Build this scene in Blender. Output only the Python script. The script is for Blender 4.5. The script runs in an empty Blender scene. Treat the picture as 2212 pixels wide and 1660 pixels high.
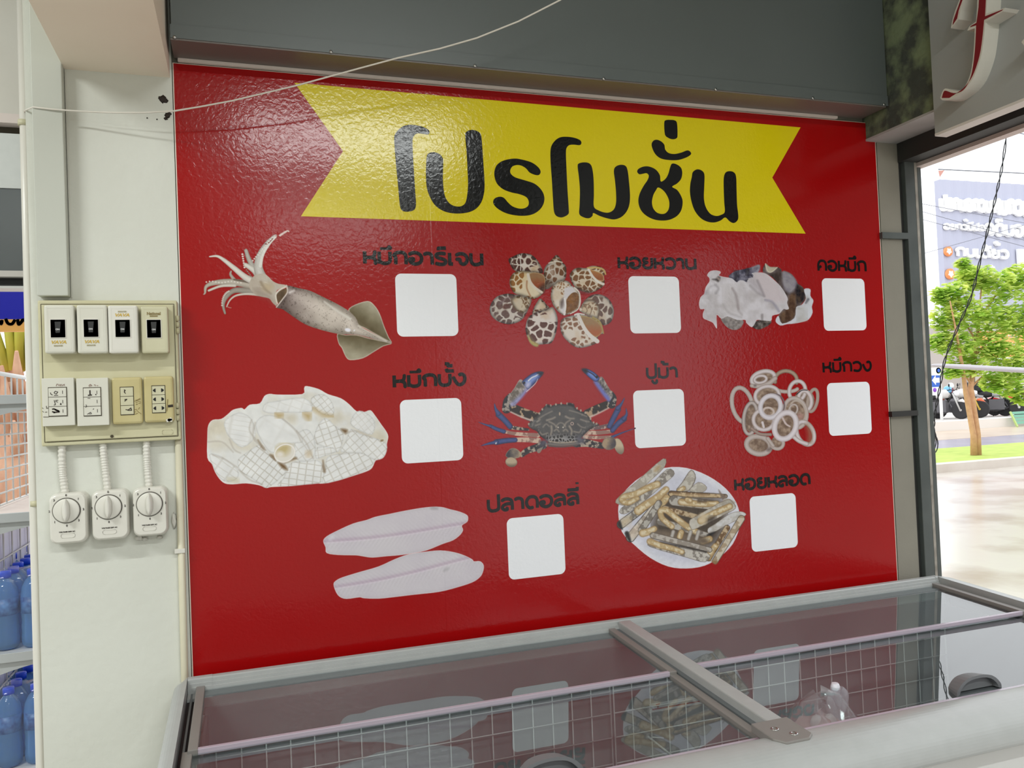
import bpy, bmesh, math, random
import numpy as np
from mathutils import Vector, Matrix, geometry

# ---------------------------------------------------------------- camera, world, lamps, exposure
S = bpy.context.scene
COL = S.collection
CAM = np.array([0.12581, -1.98816, 1.44709])
FPX = 1750.0
RM = np.array([[0.94784156, -0.31608205, -0.04109165],
               [-0.03222766, 0.03322205, -0.99892826],
               [0.31710844, 0.94815001, 0.02130265]])      # rows: right, down, forward
_c = bpy.data.cameras.new('camera'); cam = bpy.data.objects.new('camera', _c); COL.objects.link(cam)
_c.sensor_width = 36.0; _c.lens = FPX / 2212 * 36.0; _c.clip_start = 0.02; _c.clip_end = 400
_m = Matrix.Identity(4)
for _i in range(3):
    _m[_i][0] = RM[0][_i]; _m[_i][1] = -RM[1][_i]; _m[_i][2] = -RM[2][_i]; _m[_i][3] = CAM[_i]
cam.matrix_world = _m
S.camera = cam
vs = S.view_settings
S.display_settings.display_device = 'sRGB'
vs.view_transform = 'Standard'; vs.look = 'None'; vs.exposure = 0.0; vs.gamma = 1.0; vs.use_curve_mapping = False

W = bpy.data.worlds.new('overcast_sky'); S.world = W; W.use_nodes = True
bg = W.node_tree.nodes['Background']; bg.inputs[0].default_value = (0.94, 0.97, 1.0, 1); bg.inputs[1].default_value = 2.0

def tube_lamp(name, loc, sx, sy, power, color=(0.96, 1.0, 0.985), aim=(0, 0, -1)):
    l = bpy.data.lights.new(name, 'AREA'); l.shape = 'RECTANGLE'; l.size = sx; l.size_y = sy
    l.energy = power; l.color = color
    o = bpy.data.objects.new(name, l); COL.objects.link(o); o.location = loc
    o.rotation_euler = Vector(aim).to_track_quat('-Z', 'Y').to_euler()
    return o
tube_lamp('ceiling_tube_light', (-1.75, -1.35, 3.02), 1.2, 0.06, 54)
tube_lamp('ceiling_tube_light', (0.78, -2.75, 3.02), 1.2, 0.06, 46)
tube_lamp('ceiling_tube_light', (-1.2, -4.3, 3.02), 1.2, 0.06, 30)
tube_lamp('ceiling_tube_light', (0.9, -5.0, 3.02), 1.2, 0.06, 30)

# ---------------------------------------------------------------- helpers
def ray(px, py):
    return RM.T @ np.array([(px - 1106) / FPX, (py - 830) / FPX, 1.0])

def at(px, py, x=None, y=None, z=None):
    """where a point measured in the photograph lies on the plane x=, y= or z= of the place"""
    d = ray(px, py)
    i, c = (0, x) if x is not None else (1, y) if y is not None else (2, z)
    return Vector(CAM + (c - CAM[i]) / d[i] * d)

def lin(c):
    c = np.asarray(c, float) / 255.0
    return np.where(c <= 0.04045, c / 12.92, ((c + 0.055) / 1.055) ** 2.4)

MATS = {}
def mat(name, color=None, rough=0.5, metal=0.0, spec=0.5, noise=None, bump=None, coat=0.0, emit=None, trans=None):
    """noise=(scale, amount 0..1, second colour) mottles the base colour; bump=(scale, strength, distance)"""
    if name in MATS: return MATS[name]
    m = bpy.data.materials.new(name); m.use_nodes = True; nt = m.node_tree; N = nt.nodes; L = nt.links
    b = N['Principled BSDF']
    c = tuple(lin(color)) + (1,) if color is not None else (0.8, 0.8, 0.8, 1)
    b.inputs['Base Color'].default_value = c
    b.inputs['Roughness'].default_value = rough; b.inputs['Metallic'].default_value = metal
    b.inputs['Specular IOR Level'].default_value = spec; b.inputs['Coat Weight'].default_value = coat
    geo = None
    if noise or bump: geo = N.new('ShaderNodeNewGeometry')
    if noise:
        n = N.new('ShaderNodeTexNoise'); n.inputs['Scale'].default_value = noise[0]; n.inputs['Detail'].default_value = 5
        L.new(geo.outputs['Position'], n.inputs['Vector'])
        r = N.new('ShaderNodeValToRGB'); e = r.color_ramp.elements
        e[0].position = noise[3] if len(noise) > 3 else 0.35; e[1].position = noise[4] if len(noise) > 4 else 0.75
        e[0].color = c; c2 = lin(noise[2]); c1 = np.array(c[:3])
        e[1].color = tuple(c1 * (1 - noise[1]) + c2 * noise[1]) + (1,)
        L.new(n.outputs[0], r.inputs[0]); L.new(r.outputs[0], b.inputs['Base Color'])
    if bump:
        n = N.new('ShaderNodeTexNoise'); n.inputs['Scale'].default_value = bump[0]; n.inputs['Detail'].default_value = 3
        L.new(geo.outputs['Position'], n.inputs['Vector'])
        bp = N.new('ShaderNodeBump'); bp.inputs['Strength'].default_value = bump[1]; bp.inputs['Distance'].default_value = bump[2]
        L.new(n.outputs[0], bp.inputs['Height']); L.new(bp.outputs[0], b.inputs['Normal'])
    if emit:
        b.inputs['Emission Color'].default_value = tuple(lin(color)) + (1,); b.inputs['Emission Strength'].default_value = emit
    if trans: b.inputs['Transmission Weight'].default_value = trans
    MATS[name] = m
    return m

def glass_mat(name, tint=(1, 1, 1), ior=1.5, rough=0.0, alpha=0.0, acol=(200, 200, 205)):
    """clear sheet: fresnel mix of a transparent and a mirror-like lobe, plus a little milky film (alpha)"""
    if name in MATS: return MATS[name]
    m = bpy.data.materials.new(name); m.use_nodes = True; nt = m.node_tree; N = nt.nodes; L = nt.links
    N.clear()
    out = N.new('ShaderNodeOutputMaterial'); t = N.new('ShaderNodeBsdfTransparent'); g = N.new('ShaderNodeBsdfGlossy')
    t.inputs[0].default_value = tuple(tint) + (1,); g.inputs['Roughness'].default_value = rough
    f = N.new('ShaderNodeFresnel'); f.inputs[0].default_value = ior
    mx = N.new('ShaderNodeMixShader'); L.new(g.outputs[0], mx.inputs[2])
    ge = N.new('ShaderNodeNewGeometry'); inv = N.new('ShaderNodeMath'); inv.operation = 'SUBTRACT'; inv.inputs[0].default_value = 1.0
    L.new(ge.outputs['Backfacing'], inv.inputs[1]); mu = N.new('ShaderNodeMath'); mu.operation = 'MULTIPLY'
    L.new(f.outputs[0], mu.inputs[0]); L.new(inv.outputs[0], mu.inputs[1]); L.new(mu.outputs[0], mx.inputs[0])
    if alpha > 0:
        d = N.new('ShaderNodeBsdfDiffuse'); d.inputs[0].default_value = tuple(lin(acol)) + (1,)
        m2 = N.new('ShaderNodeMixShader'); m2.inputs[0].default_value = alpha
        L.new(t.outputs[0], m2.inputs[1]); L.new(d.outputs[0], m2.inputs[2]); L.new(m2.outputs[0], mx.inputs[1])
    else: L.new(t.outputs[0], mx.inputs[1])
    L.new(mx.outputs[0], out.inputs[0])
    MATS[name] = m
    return m

def wpos(o):
    v = Vector((0, 0, 0))
    while o is not None: v = v + o.location; o = o.parent
    return v

def tag(o, label=None, cat=None, group=None, kind=None):
    if label: o['label'] = label
    if cat: o['category'] = cat
    if group: o['group'] = group
    if kind: o['kind'] = kind
    return o

def thing(name, label, cat, loc, group=None):
    o = bpy.data.objects.new(name, None); COL.objects.link(o); o.location = loc; o.empty_display_size = 0.05
    return tag(o, label, cat, group)

def link_mesh(name, me, parent=None, loc=(0, 0, 0)):
    o = bpy.data.objects.new(name, me); COL.objects.link(o); o.location = loc
    if parent is not None: o.parent = parent
    return o

def copy_tree(o, parent=None):
    c = o.copy(); COL.objects.link(c)
    if parent is not None: c.parent = parent
    for ch in [k for k in bpy.data.objects if k.parent == o]: copy_tree(ch, c)
    return c

class MB:
    """collects shapes in world coordinates and links them as one mesh object"""
    def __init__(s): s.v = []; s.f = []; s.smooth_faces = set()
    def add(s, v, f, smooth=False):
        k = len(s.v); s.v += [tuple(p) for p in v]; n0 = len(s.f); s.f += [tuple(i + k for i in q) for q in f]
        if smooth: s.smooth_faces.update(range(n0, len(s.f)))
        return s
    def box(s, a, b):
        (x0, y0, z0), (x1, y1, z1) = a, b
        x0, x1 = min(x0, x1), max(x0, x1); y0, y1 = min(y0, y1), max(y0, y1); z0, z1 = min(z0, z1), max(z0, z1)
        return s.add([(x0, y0, z0), (x1, y0, z0), (x1, y1, z0), (x0, y1, z0), (x0, y0, z1), (x1, y0, z1), (x1, y1, z1), (x0, y1, z1)],
                     [(3, 2, 1, 0), (4, 5, 6, 7), (0, 1, 5, 4), (1, 2, 6, 5), (2, 3, 7, 6), (3, 0, 4, 7)])
    def bar(s, p, q, w, h, up=(0, 0, 1)):
        """box beam from p to q, w across and h along up"""
        p = Vector(p); q = Vector(q); d = (q - p).normalized(); u = Vector(up); r = d.cross(u)
        if r.length < 1e-4: r = d.cross(Vector((0, 1, 0)))
        r.normalize(); u = r.cross(d).normalized(); r *= w / 2; u *= h / 2
        return s.add([p - r - u, p + r - u, p + r + u, p - r + u, q - r - u, q + r - u, q + r + u, q - r + u],
                     [(3, 2, 1, 0), (4, 5, 6, 7), (0, 1, 5, 4), (1, 2, 6, 5), (2, 3, 7, 6), (3, 0, 4, 7)])
    def tube(s, pts, r, n=10, caps=True):
        pts = [Vector(p) for p in pts]; k = len(pts); rs = [r] * k if not hasattr(r, '__len__') else r
        V = []; F = []; up = None
        for i, p in enumerate(pts):
            d = (pts[min(i + 1, k - 1)] - pts[max(i - 1, 0)]).normalized()
            if up is None: up = d.orthogonal().normalized()
            up = (up - d * up.dot(d)); up = up.normalized() if up.length > 1e-6 else d.orthogonal().normalized()
            w = d.cross(up)
            for j in range(n):
                a = 2 * math.pi * j / n; V.append(p + (up * math.cos(a) + w * math.sin(a)) * rs[i])
        for i in range(k - 1):
            for j in range(n): F.append((i * n + j, i * n + (j + 1) % n, (i + 1) * n + (j + 1) % n, (i + 1) * n + j))
        s.add(V, F, True)
        if caps:
            b = len(s.v) - len(V); s.f.append(tuple(b + j for j in reversed(range(n)))); s.f.append(tuple(b + (k - 1) * n + j for j in range(n)))
        return s
    def lathe(s, prof, c, axis='z', n=20):
        """prof = [(radius, height)]"""
        V = []; F = []; k = len(prof)
        for r, h in prof:
            for j in range(n):
                a = 2 * math.pi * j / n; u, w = r * math.cos(a), r * math.sin(a)
                V.append({'z': (c[0] + u, c[1] + w, c[2] + h), 'y': (c[0] + u, c[1] + h, c[2] - w), 'x': (c[0] + h, c[1] + u, c[2] + w)}[axis])
        for i in range(k - 1):
            for j in range(n): F.append((i * n + j, i * n + (j + 1) % n, (i + 1) * n + (j + 1) % n, (i + 1) * n + j))
        s.add(V, F, True); b = len(s.v) - len(V)
        if prof[0][0] > 1e-5: s.f.append(tuple(b + j for j in reversed(range(n))))
        if prof[-1][0] > 1e-5: s.f.append(tuple(b + (k - 1) * n + j for j in range(n)))
        return s
    def prism(s, outline, f0, f1, holes=()):
        """outline/holes = 2D loops; f0, f1 map a 2D point to its place on the two faces"""
        loops = [list(outline)] + [list(h) for h in holes]
        flat = [p for l in loops for p in l]
        tri = geometry.tessellate_polygon([[Vector((p[0], p[1], 0)) for p in l] for l in loops])
        n = len(flat); V = [f0(p) for p in flat] + [f1(p) for p in flat]
        F = [tuple(t) for t in tri] + [tuple(i + n for i in reversed(t)) for t in tri]; k = 0
        for l in loops:
            m = len(l)
            for j in range(m): F.append((k + j, k + (j + 1) % m, n + k + (j + 1) % m, n + k + j))
            k += m
        return s.add(V, F)
    def build(s, name, m, parent=None, bevel=0, smooth=None, seg=2):
        me = bpy.data.meshes.new(name); base = wpos(parent) if parent is not None else Vector((0, 0, 0))
        me.from_pydata([tuple(Vector(p) - base) for p in s.v], [], s.f)
        bm = bmesh.new(); bm.from_mesh(me); bmesh.ops.recalc_face_normals(bm, faces=bm.faces)
        if bevel:
            bmesh.ops.bevel(bm, geom=[e for e in bm.edges if len(e.link_faces) == 2 and e.calc_face_angle(0) > 0.6], offset=bevel, segments=seg, affect='EDGES', profile=0.5)
        bm.to_mesh(me); bm.free()
        if smooth or s.smooth_faces:
            me.polygons.foreach_set('use_smooth', [True] * len(me.polygons)) if smooth else None
            if not smooth and not bevel:
                for i in s.smooth_faces: me.polygons[i].use_smooth = True
        me.materials.append(m)
        return link_mesh(name, me, parent)

def struct(name, mb, m, bevel=0):
    return tag(mb.build(name, m, None, bevel), kind='structure')

def cr(pts, n=6, closed=True):
    """Catmull-Rom curve through 2D points"""
    P = [np.array(p, float) for p in pts]; k = len(P); out = []
    rng = range(k) if closed else range(k - 1)
    for i in rng:
        if closed: a, b, c, d = P[i - 1], P[i], P[(i + 1) % k], P[(i + 2) % k]
        else: a, b, c, d = P[max(i - 1, 0)], P[i], P[i + 1], P[min(i + 2, k - 1)]
        for j in range(n):
            t = j / n
            out.append(0.5 * ((2 * b) + (c - a) * t + (2 * a - 5 * b + 4 * c - d) * t * t + (3 * b - a - 3 * c + d) * t ** 3))
    if not closed: out.append(P[-1])
    return [tuple(p) for p in out]

def text_mesh(txt, size, shear=0.0, extrude=0.0004, offset=0.0):
    """writing in the built-in font; returns mesh with x to the right, y up, centred"""
    cu = bpy.data.curves.new('t', 'FONT'); cu.body = txt; cu.size = size; cu.shear = shear; cu.extrude = extrude; cu.offset = offset
    cu.align_x = 'CENTER'; cu.align_y = 'CENTER'; cu.resolution_u = 3
    o = bpy.data.objects.new('t', cu); COL.objects.link(o); bpy.context.view_layer.update()
    me = bpy.data.meshes.new_from_object(o.evaluated_get(bpy.context.evaluated_depsgraph_get()))
    bpy.data.objects.remove(o); bpy.data.curves.remove(cu)
    return me

def wall_text(name, txt, size, c, m, parent, sx=1.0, shear=0.0, offset=0.0):
    """writing on a plane that faces -y, centred on c"""
    me = text_mesh(txt, size, shear, offset=offset); base = wpos(parent)
    for v in me.vertices: v.co = Vector((c[0] + v.co.x * sx, c[1] - v.co.z, c[2] + v.co.y)) - base
    me.materials.clear(); me.materials.append(m)
    return link_mesh(name, me, parent)
# ---------------------------------------------------------------- the setting
M_plaster = mat('painted_plaster', (216, 217, 208), 0.75, noise=(3.0, 0.3, (196, 194, 182), 0.4, 0.8), bump=(45, 0.35, 0.004))
M_white = mat('white_paint', (216, 214, 206), 0.6, noise=(6, 0.3, (196, 190, 178)), bump=(60, 0.2, 0.002))
M_beam = mat('cream_beam_paint', (238, 226, 208), 0.7, noise=(2.2, 0.4, (224, 206, 184), 0.45, 0.75), bump=(70, 0.15, 0.002))
M_grey = mat('dark_grey_metal_paint', (96, 103, 102), 0.35, spec=0.5, noise=(1.7, 0.5, (80, 84, 80)), bump=(120, 0.05, 0.001))
M_soffit = mat('brown_grey_soffit', (112, 104, 98), 0.4, noise=(2, 0.5, (90, 82, 78)))
M_moss = mat('mossy_cement', (70, 74, 66), 0.9, noise=(14, 1.0, (126, 138, 104), 0.42, 0.62), bump=(40, 0.6, 0.008))
M_cement = mat('cement_board', (140, 136, 124), 0.85, noise=(7, 0.5, (126, 122, 112)), bump=(150, 0.25, 0.002))
M_steel = mat('dark_steel_paint', (84, 90, 88), 0.45, noise=(9, 0.7, (58, 64, 62)), bump=(50, 0.2, 0.002))
M_steel2 = mat('black_gap_steel', (44, 44, 42), 0.6)
M_black = mat('black_paint', (18, 18, 18), 0.5)
M_floor = mat('pale_floor_tiles', (170, 168, 162), 0.3, noise=(2, 0.4, (146, 144, 136)))
M_ceil = mat('ceiling_paint', (205, 205, 200), 0.8)

struct('floor', MB().box((-4.2, -6.6, -0.06), (2.25, 0.3, 0.0)), M_floor)
struct('ceiling', MB().box((-4.2, -6.6, 3.05), (2.3, 0.3, 3.15)), M_ceil)
struct('wall_back', MB().box((-0.296, 0.012, 0.0), (2.085, 0.20, 3.05)), M_cement)
struct('wall_front', MB().box((-4.2, -6.6, 0), (2.3, -6.45, 3.05)), M_plaster)
struct('wall_left', MB().box((-4.2, -6.45, 0), (-4.05, 0.3, 3.05)), M_plaster)
# left pillar, flush with the poster; its top runs into the cream beam
struct('wall_pillar', MB().box((-0.300, 0.0, 0.0), (-0.002, 0.012, 3.05)), M_plaster)
struct('trim_1', MB().box((-0.222, -2.6, 2.222), (-0.006, 0.0, 3.05)), M_beam)
# grey box beam over the poster with its overlapping bottom flashing
struct('trim_2', MB().box((0.006, -0.098, 2.283), (1.962, 0.012, 2.62)), M_grey)
fl = MB().box((0.004, -0.1005, 2.272), (1.962, -0.0985, 2.302)); struct('trim_3', fl, M_grey)
struct('trim_4', MB().box((0.004, -0.0985, 2.268), (1.955, 0.0, 2.272)), M_soffit)
struct('trim_5', MB().box((0.0, -0.07, 2.62), (1.985, 0.012, 3.05)), mat('dark_upper_panel', (74, 82, 74), 0.6, noise=(5, 0.6, (60, 64, 54))))
struct('trim_6', MB().box((0.012, -0.006, 2.2605), (1.86, 0.006, 2.2675)), mat('white_filler_strip', (226, 214, 206), 0.7, bump=(90, 0.4, 0.003)))
# concrete beam along the open side
struct('trim_7', MB().box((1.968, -4.2, 2.205), (2.150, 0.25, 3.05)), M_moss)
struct('trim_8', MB().box((1.966, -4.2, 2.199), (2.150, 0.25, 2.2055)), mat('pale_soffit_paint', (176, 174, 172), 0.6, noise=(8, 0.6, (140, 136, 130))))
# shop-front jamb: cement strip, dark guide rail, pale edge, black recess; cross bars
struct('wall_right', MB().box((2.0075, 0.0, 0.0), (2.087, 0.012, 2.2)), M_cement)
struct('trim_9', MB().box((2.087, 0.004, 0), (2.101, 0.012, 2.2)), M_steel2)
struct('trim_10', MB().box((2.100, -0.012, 0), (2.137, 0.06, 2.2)), M_steel, 0.002)
struct('trim_11', MB().box((2.137, -0.012, 0), (2.147, 0.05, 2.2)), mat('worn_pale_edge', (170, 164, 154), 0.6, noise=(20, 0.8, (110, 104, 96))))
struct('trim_12', MB().box((2.147, 0.004, 0), (2.156, 0.05, 2.2)), M_black)
struct('trim_13', MB().box((2.156, -0.004, 0), (2.172, 0.06, 2.2)), M_steel, 0.002)
struct('trim_14', MB().box((2.0, -0.012, 1.899), (2.101, 0.0, 1.918)), M_steel)
struct('trim_15', MB().box((2.0, -0.014, 1.352), (2.101, 0.0, 1.368)), M_steel2)
# header of the open side
struct('trim_16', MB().box((2.085, -4.2, 2.140), (2.150, 0.05, 2.199)), M_steel2)
struct('trim_17', MB().box((2.150, -4.2, 2.128), (2.185, 0.05, 2.150)), mat('pale_pink_edge', (214, 198, 192), 0.6))
# outer left edge of the pillar: rounded corner and a white post of the side opening
struct('trim_18', MB().box((-0.300, 0.012, 0), (-0.296, 0.20, 3.05)), M_white)

# unseen building block added to darken the sky reflection on the poster's right side
struct('unseen_sky_block', MB().box((14, -19, -.06), (22, -1.5, 9)), mat('unseen_block_brown', (104, 92, 86), 0.8, noise=(.4, .6, (70, 64, 62))))
# ---------------------------------------------------------------- the poster
def vinyl(name, color=None, attr=None):
    """printed vinyl: glossy film with the orange-peel wrinkles of the wall behind it and two lapped sheet joints"""
    if name in MATS: return MATS[name]
    m = bpy.data.materials.new(name); m.use_nodes = True; nt = m.node_tree; N = nt.nodes; L = nt.links
    b = N['Principled BSDF']; b.inputs['Roughness'].default_value = 0.15; b.inputs['Specular IOR Level'].default_value = 0.36
    if attr:
        a = N.new('ShaderNodeAttribute'); a.attribute_name = attr; L.new(a.outputs['Color'], b.inputs['Base Color'])
    else: b.inputs['Base Color'].default_value = tuple(lin(color)) + (1,)
    g = N.new('ShaderNodeNewGeometry')
    n1 = N.new('ShaderNodeTexNoise'); n1.inputs['Scale'].default_value = 95; n1.inputs['Detail'].default_value = 2.0
    n1.inputs['Distortion'].default_value = 0.6
    L.new(g.outputs['Position'], n1.inputs['Vector'])
    n2 = N.new('ShaderNodeTexNoise'); n2.inputs['Scale'].default_value = 3.5; n2.inputs['Detail'].default_value = 1
    L.new(g.outputs['Position'], n2.inputs['Vector'])
    sx = N.new('ShaderNodeSeparateXYZ'); L.new(g.outputs['Position'], sx.inputs[0])
    s = None
    for c in (0.5925, 1.055):
        gt = N.new('ShaderNodeMapRange'); gt.inputs['From Min'].default_value = c - 0.0012; gt.inputs['From Max'].default_value = c + 0.0012
        L.new(sx.outputs['X'], gt.inputs['Value'])
        if s is None: s = gt
        else:
            ad = N.new('ShaderNodeMath'); L.new(s.outputs[0], ad.inputs[0]); L.new(gt.outputs[0], ad.inputs[1]); s = ad
    a1 = N.new('ShaderNodeMath'); a1.operation = 'MULTIPLY_ADD'; a1.inputs[1].default_value = 0.45
    L.new(s.outputs[0], a1.inputs[0]); L.new(n1.outputs[0], a1.inputs[2])
    a2 = N.new('ShaderNodeMath'); a2.operation = 'MULTIPLY_ADD'; a2.inputs[1].default_value = 0.8
    L.new(n2.outputs[0], a2.inputs[0]); L.new(a1.outputs[0], a2.inputs[2])
    bp = N.new('ShaderNodeBump'); bp.inputs['Strength'].default_value = 1.0; bp.inputs['Distance'].default_value = 0.0004
    L.new(a2.outputs[0], bp.inputs['Height']); L.new(bp.outputs[0], b.inputs['Normal'])
    MATS[name] = m
    return m

RED = (160, 11, 13)
V_red = vinyl('printed_red_vinyl', RED); V_yel = vinyl('printed_yellow_vinyl', (226, 206, 14)); V_blk = vinyl('printed_black_vinyl', (9, 8, 9))
V_wht = vinyl('printed_white_vinyl', (243, 244, 249)); V_pic = vinyl('printed_picture_vinyl', attr='print')
M_core = mat('white_foam_board_core', (238, 226, 212), 0.7)

poster = thing('promotion_poster', 'large red promotion poster with seafood pictures and a yellow banner on the back wall', 'poster', (1.0, 0.0, 1.4))
pb = MB().box((0.0, 0.0003, 0.72), (2.0035, 0.0115, 2.2575)); pb.build('board', M_core, poster)
MB().box((0.0022, -0.0002, 0.722), (2.0012, 0.0004, 2.2560)).build('red_sheet', V_red, poster)

def flat(name, loops, m, parent, y, holes=(), label=None, th=0.0003):
    """printed shapes: loops are 2D (x, z) outlines on the sheet"""
    b = MB()
    for i, l in enumerate(loops):
        b.prism(l, lambda p: (p[0], y, p[1]), lambda p: (p[0], y + th, p[1]), holes if i == 0 else ())
    o = b.build(name, m, parent)
    if label: o['label'] = label
    return o

def sheet(pts, s=1.0, o=(0, 0)):
    """traced outline -> (x, z) on the poster sheet"""
    out = []
    for x, y in pts:
        p = at(o[0] + x / s, o[1] + y / s, y=0.0); out.append((p.x, p.z))
    return out

ban = sheet([(636, 179), (1729, 275.5), (1668, 384), (1740, 505), (650, 467.5), (741, 327)])
banner = flat('yellow_banner', [ban], V_yel, poster, -0.0006, label='yellow ribbon-shaped banner')

T1 = (5.027, (800, 230)); T2 = (4.706, (1170, 230))
title = [
 (T1, [(258,360),(270,300),(310,250),(360,215),(430,200),(520,210),(600,235),(640,270),(630,305),(570,300),(510,295),(475,320),(458,370),(462,520),(475,750),(488,950),(495,1060),(480,1120),(430,1142),(370,1143),(335,1120),(318,1060),(300,860),(275,600)], None),
 (T1, [(610,560),(625,515),(685,498),(745,515),(785,560),(790,620),(787,780),(795,900),(815,990),(860,1055),(920,1085),(985,1085),(1030,1050),(1050,970),(1060,850),(1055,700),(1045,500),(1030,330),(1040,280),(1090,257),(1150,265),(1195,300),(1208,360),(1220,520),(1232,700),(1240,850),(1232,950),(1205,1040),(1150,1110),(1070,1150),(960,1165),(850,1155),(760,1120),(690,1060),(640,970),(612,880),(603,760),(605,640)], None),
 (T1, [(1560,568),(1650,580),(1750,610),(1820,660),(1848,710),(1830,745),(1790,745),(1730,720),(1690,675),(1640,645),(1590,638),(1540,655),(1517,700),(1530,740),(1580,775),(1680,805),(1780,840),(1850,900),(1885,970),(1885,1040),(1850,1110),(1780,1165),(1690,1188),(1580,1185),(1470,1160),(1380,1110),(1335,1055),(1345,1005),(1400,982),(1450,995),(1490,1040),(1540,1085),(1610,1110),(1670,1108),(1712,1080),(1718,1030),(1690,985),(1620,955),(1530,935),(1440,900),(1375,840),(1347,760),(1350,690),(1380,630),(1450,588)], None),
 (T2, [(88,470),(100,400),(140,345),(190,315),(255,310),(330,320),(390,345),(403,375),(385,395),(330,390),(280,395),(252,425),(246,480),(250,600),(262,850),(275,1050),(270,1095),(235,1120),(195,1130),(150,1115),(125,1070),(115,950),(103,750),(92,600)], None),
 (T2, [(365,610),(380,580),(440,570),(490,585),(515,640),(528,760),(530,900),(530,1020),(580,1060),(640,1080),(690,1078),(735,1045),(755,980),(755,880),(745,760),(733,660),(750,615),(800,595),(850,605),(872,650),(885,750),(897,900),(890,1000),(862,1070),(810,1125),(740,1150),(670,1140),(590,1115),(525,1085),(515,1115),(480,1138),(430,1130),(382,1095),(385,1000),(388,850),(378,720)], None),
 (T2, [(970,665),(985,635),(1040,612),(1100,615),(1160,645),(1200,700),(1210,765),(1255,740),(1285,690),(1305,620),(1325,583),(1370,590),(1415,625),(1428,680),(1415,740),(1375,785),(1325,818),(1375,850),(1415,910),(1432,970),(1420,1050),(1380,1110),(1310,1150),(1230,1162),(1140,1150),(1060,1110),(1005,1050),(982,970),(995,890),(1035,810),(1075,750),(1088,705),(1065,680),(1020,688),(990,690)],
      [(1185,825),(1240,860),(1280,920),(1297,980),(1290,1045),(1260,1085),(1220,1095),(1170,1080),(1132,1035),(1120,970),(1135,900),(1160,855)]),
 (T2, [(1117,400),(1130,355),(1165,340),(1210,355),(1245,390),(1255,440),(1290,475),(1350,485),(1420,470),(1480,448),(1512,465),(1515,490),(1470,520),(1390,545),(1300,547),(1210,530),(1150,480)], None),
 (T2, [(1245,170),(1260,142),(1310,138),(1355,145),(1375,175),(1380,290),(1370,325),(1330,335),(1285,320),(1252,285)], None),
 (T2, [(1525,720),(1535,670),(1575,642),(1620,650),(1652,690),(1652,800),(1648,930),(1665,1020),(1710,1090),(1770,1115),(1820,1105),(1860,1075),(1855,980),(1850,850),(1850,730),(1868,675),(1905,660),(1950,670),(1975,715),(1980,850),(1985,1000),(1998,1120),(1985,1165),(1950,1187),(1910,1170),(1865,1130),(1820,1160),(1760,1180),(1690,1175),(1620,1140),(1560,1070),(1525,980),(1507,880),(1510,790)], None)]
tb = MB()
for (s, o), pts, hole in title:
    l = sheet(cr(pts, 4), s, o); hs = [sheet(cr(hole, 4), s, o)] if hole else []
    tb.prism(l, lambda p: (p[0], -0.0010, p[1]), lambda p: (p[0], -0.0007, p[1]), hs)
tt = tb.build('title_lettering', V_blk, banner); tt['label'] = 'black rounded Thai title lettering'

# price boxes: eight equal white squares with rounded corners
PBW = 0.1566
PBX = [(0.4965, 1.7757), (1.1372, 1.7757), (1.7765, 1.7757), (0.4963, 1.4612), (1.1365, 1.4622), (1.7765, 1.4622), (0.7608, 1.1466), (1.4900, 1.1466)]
PBN = ['squid', 'spotted sea snail', 'squid neck', 'scored squid', 'blue crab', 'squid ring', 'white fish fillet', 'razor clam']
def rrect(x0, z0, x1, z1, r, n=6):
    out = []
    for cx, cz, a0 in ((x1 - r, z1 - r, 0), (x0 + r, z1 - r, 90), (x0 + r, z0 + r, 180), (x1 - r, z0 + r, 270)):
        for k in range(n + 1):
            a = math.radians(a0 + 90 * k / n); out.append((cx + r * math.cos(a), cz + r * math.sin(a)))
    return out
for (x, z), nm in zip(PBX, PBN):
    flat('price_box', [rrect(x, z - PBW * 1.004, x + PBW, z, 0.0155)], V_wht, poster, -0.0006, label='blank white price box beside the %s picture' % nm)

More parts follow.
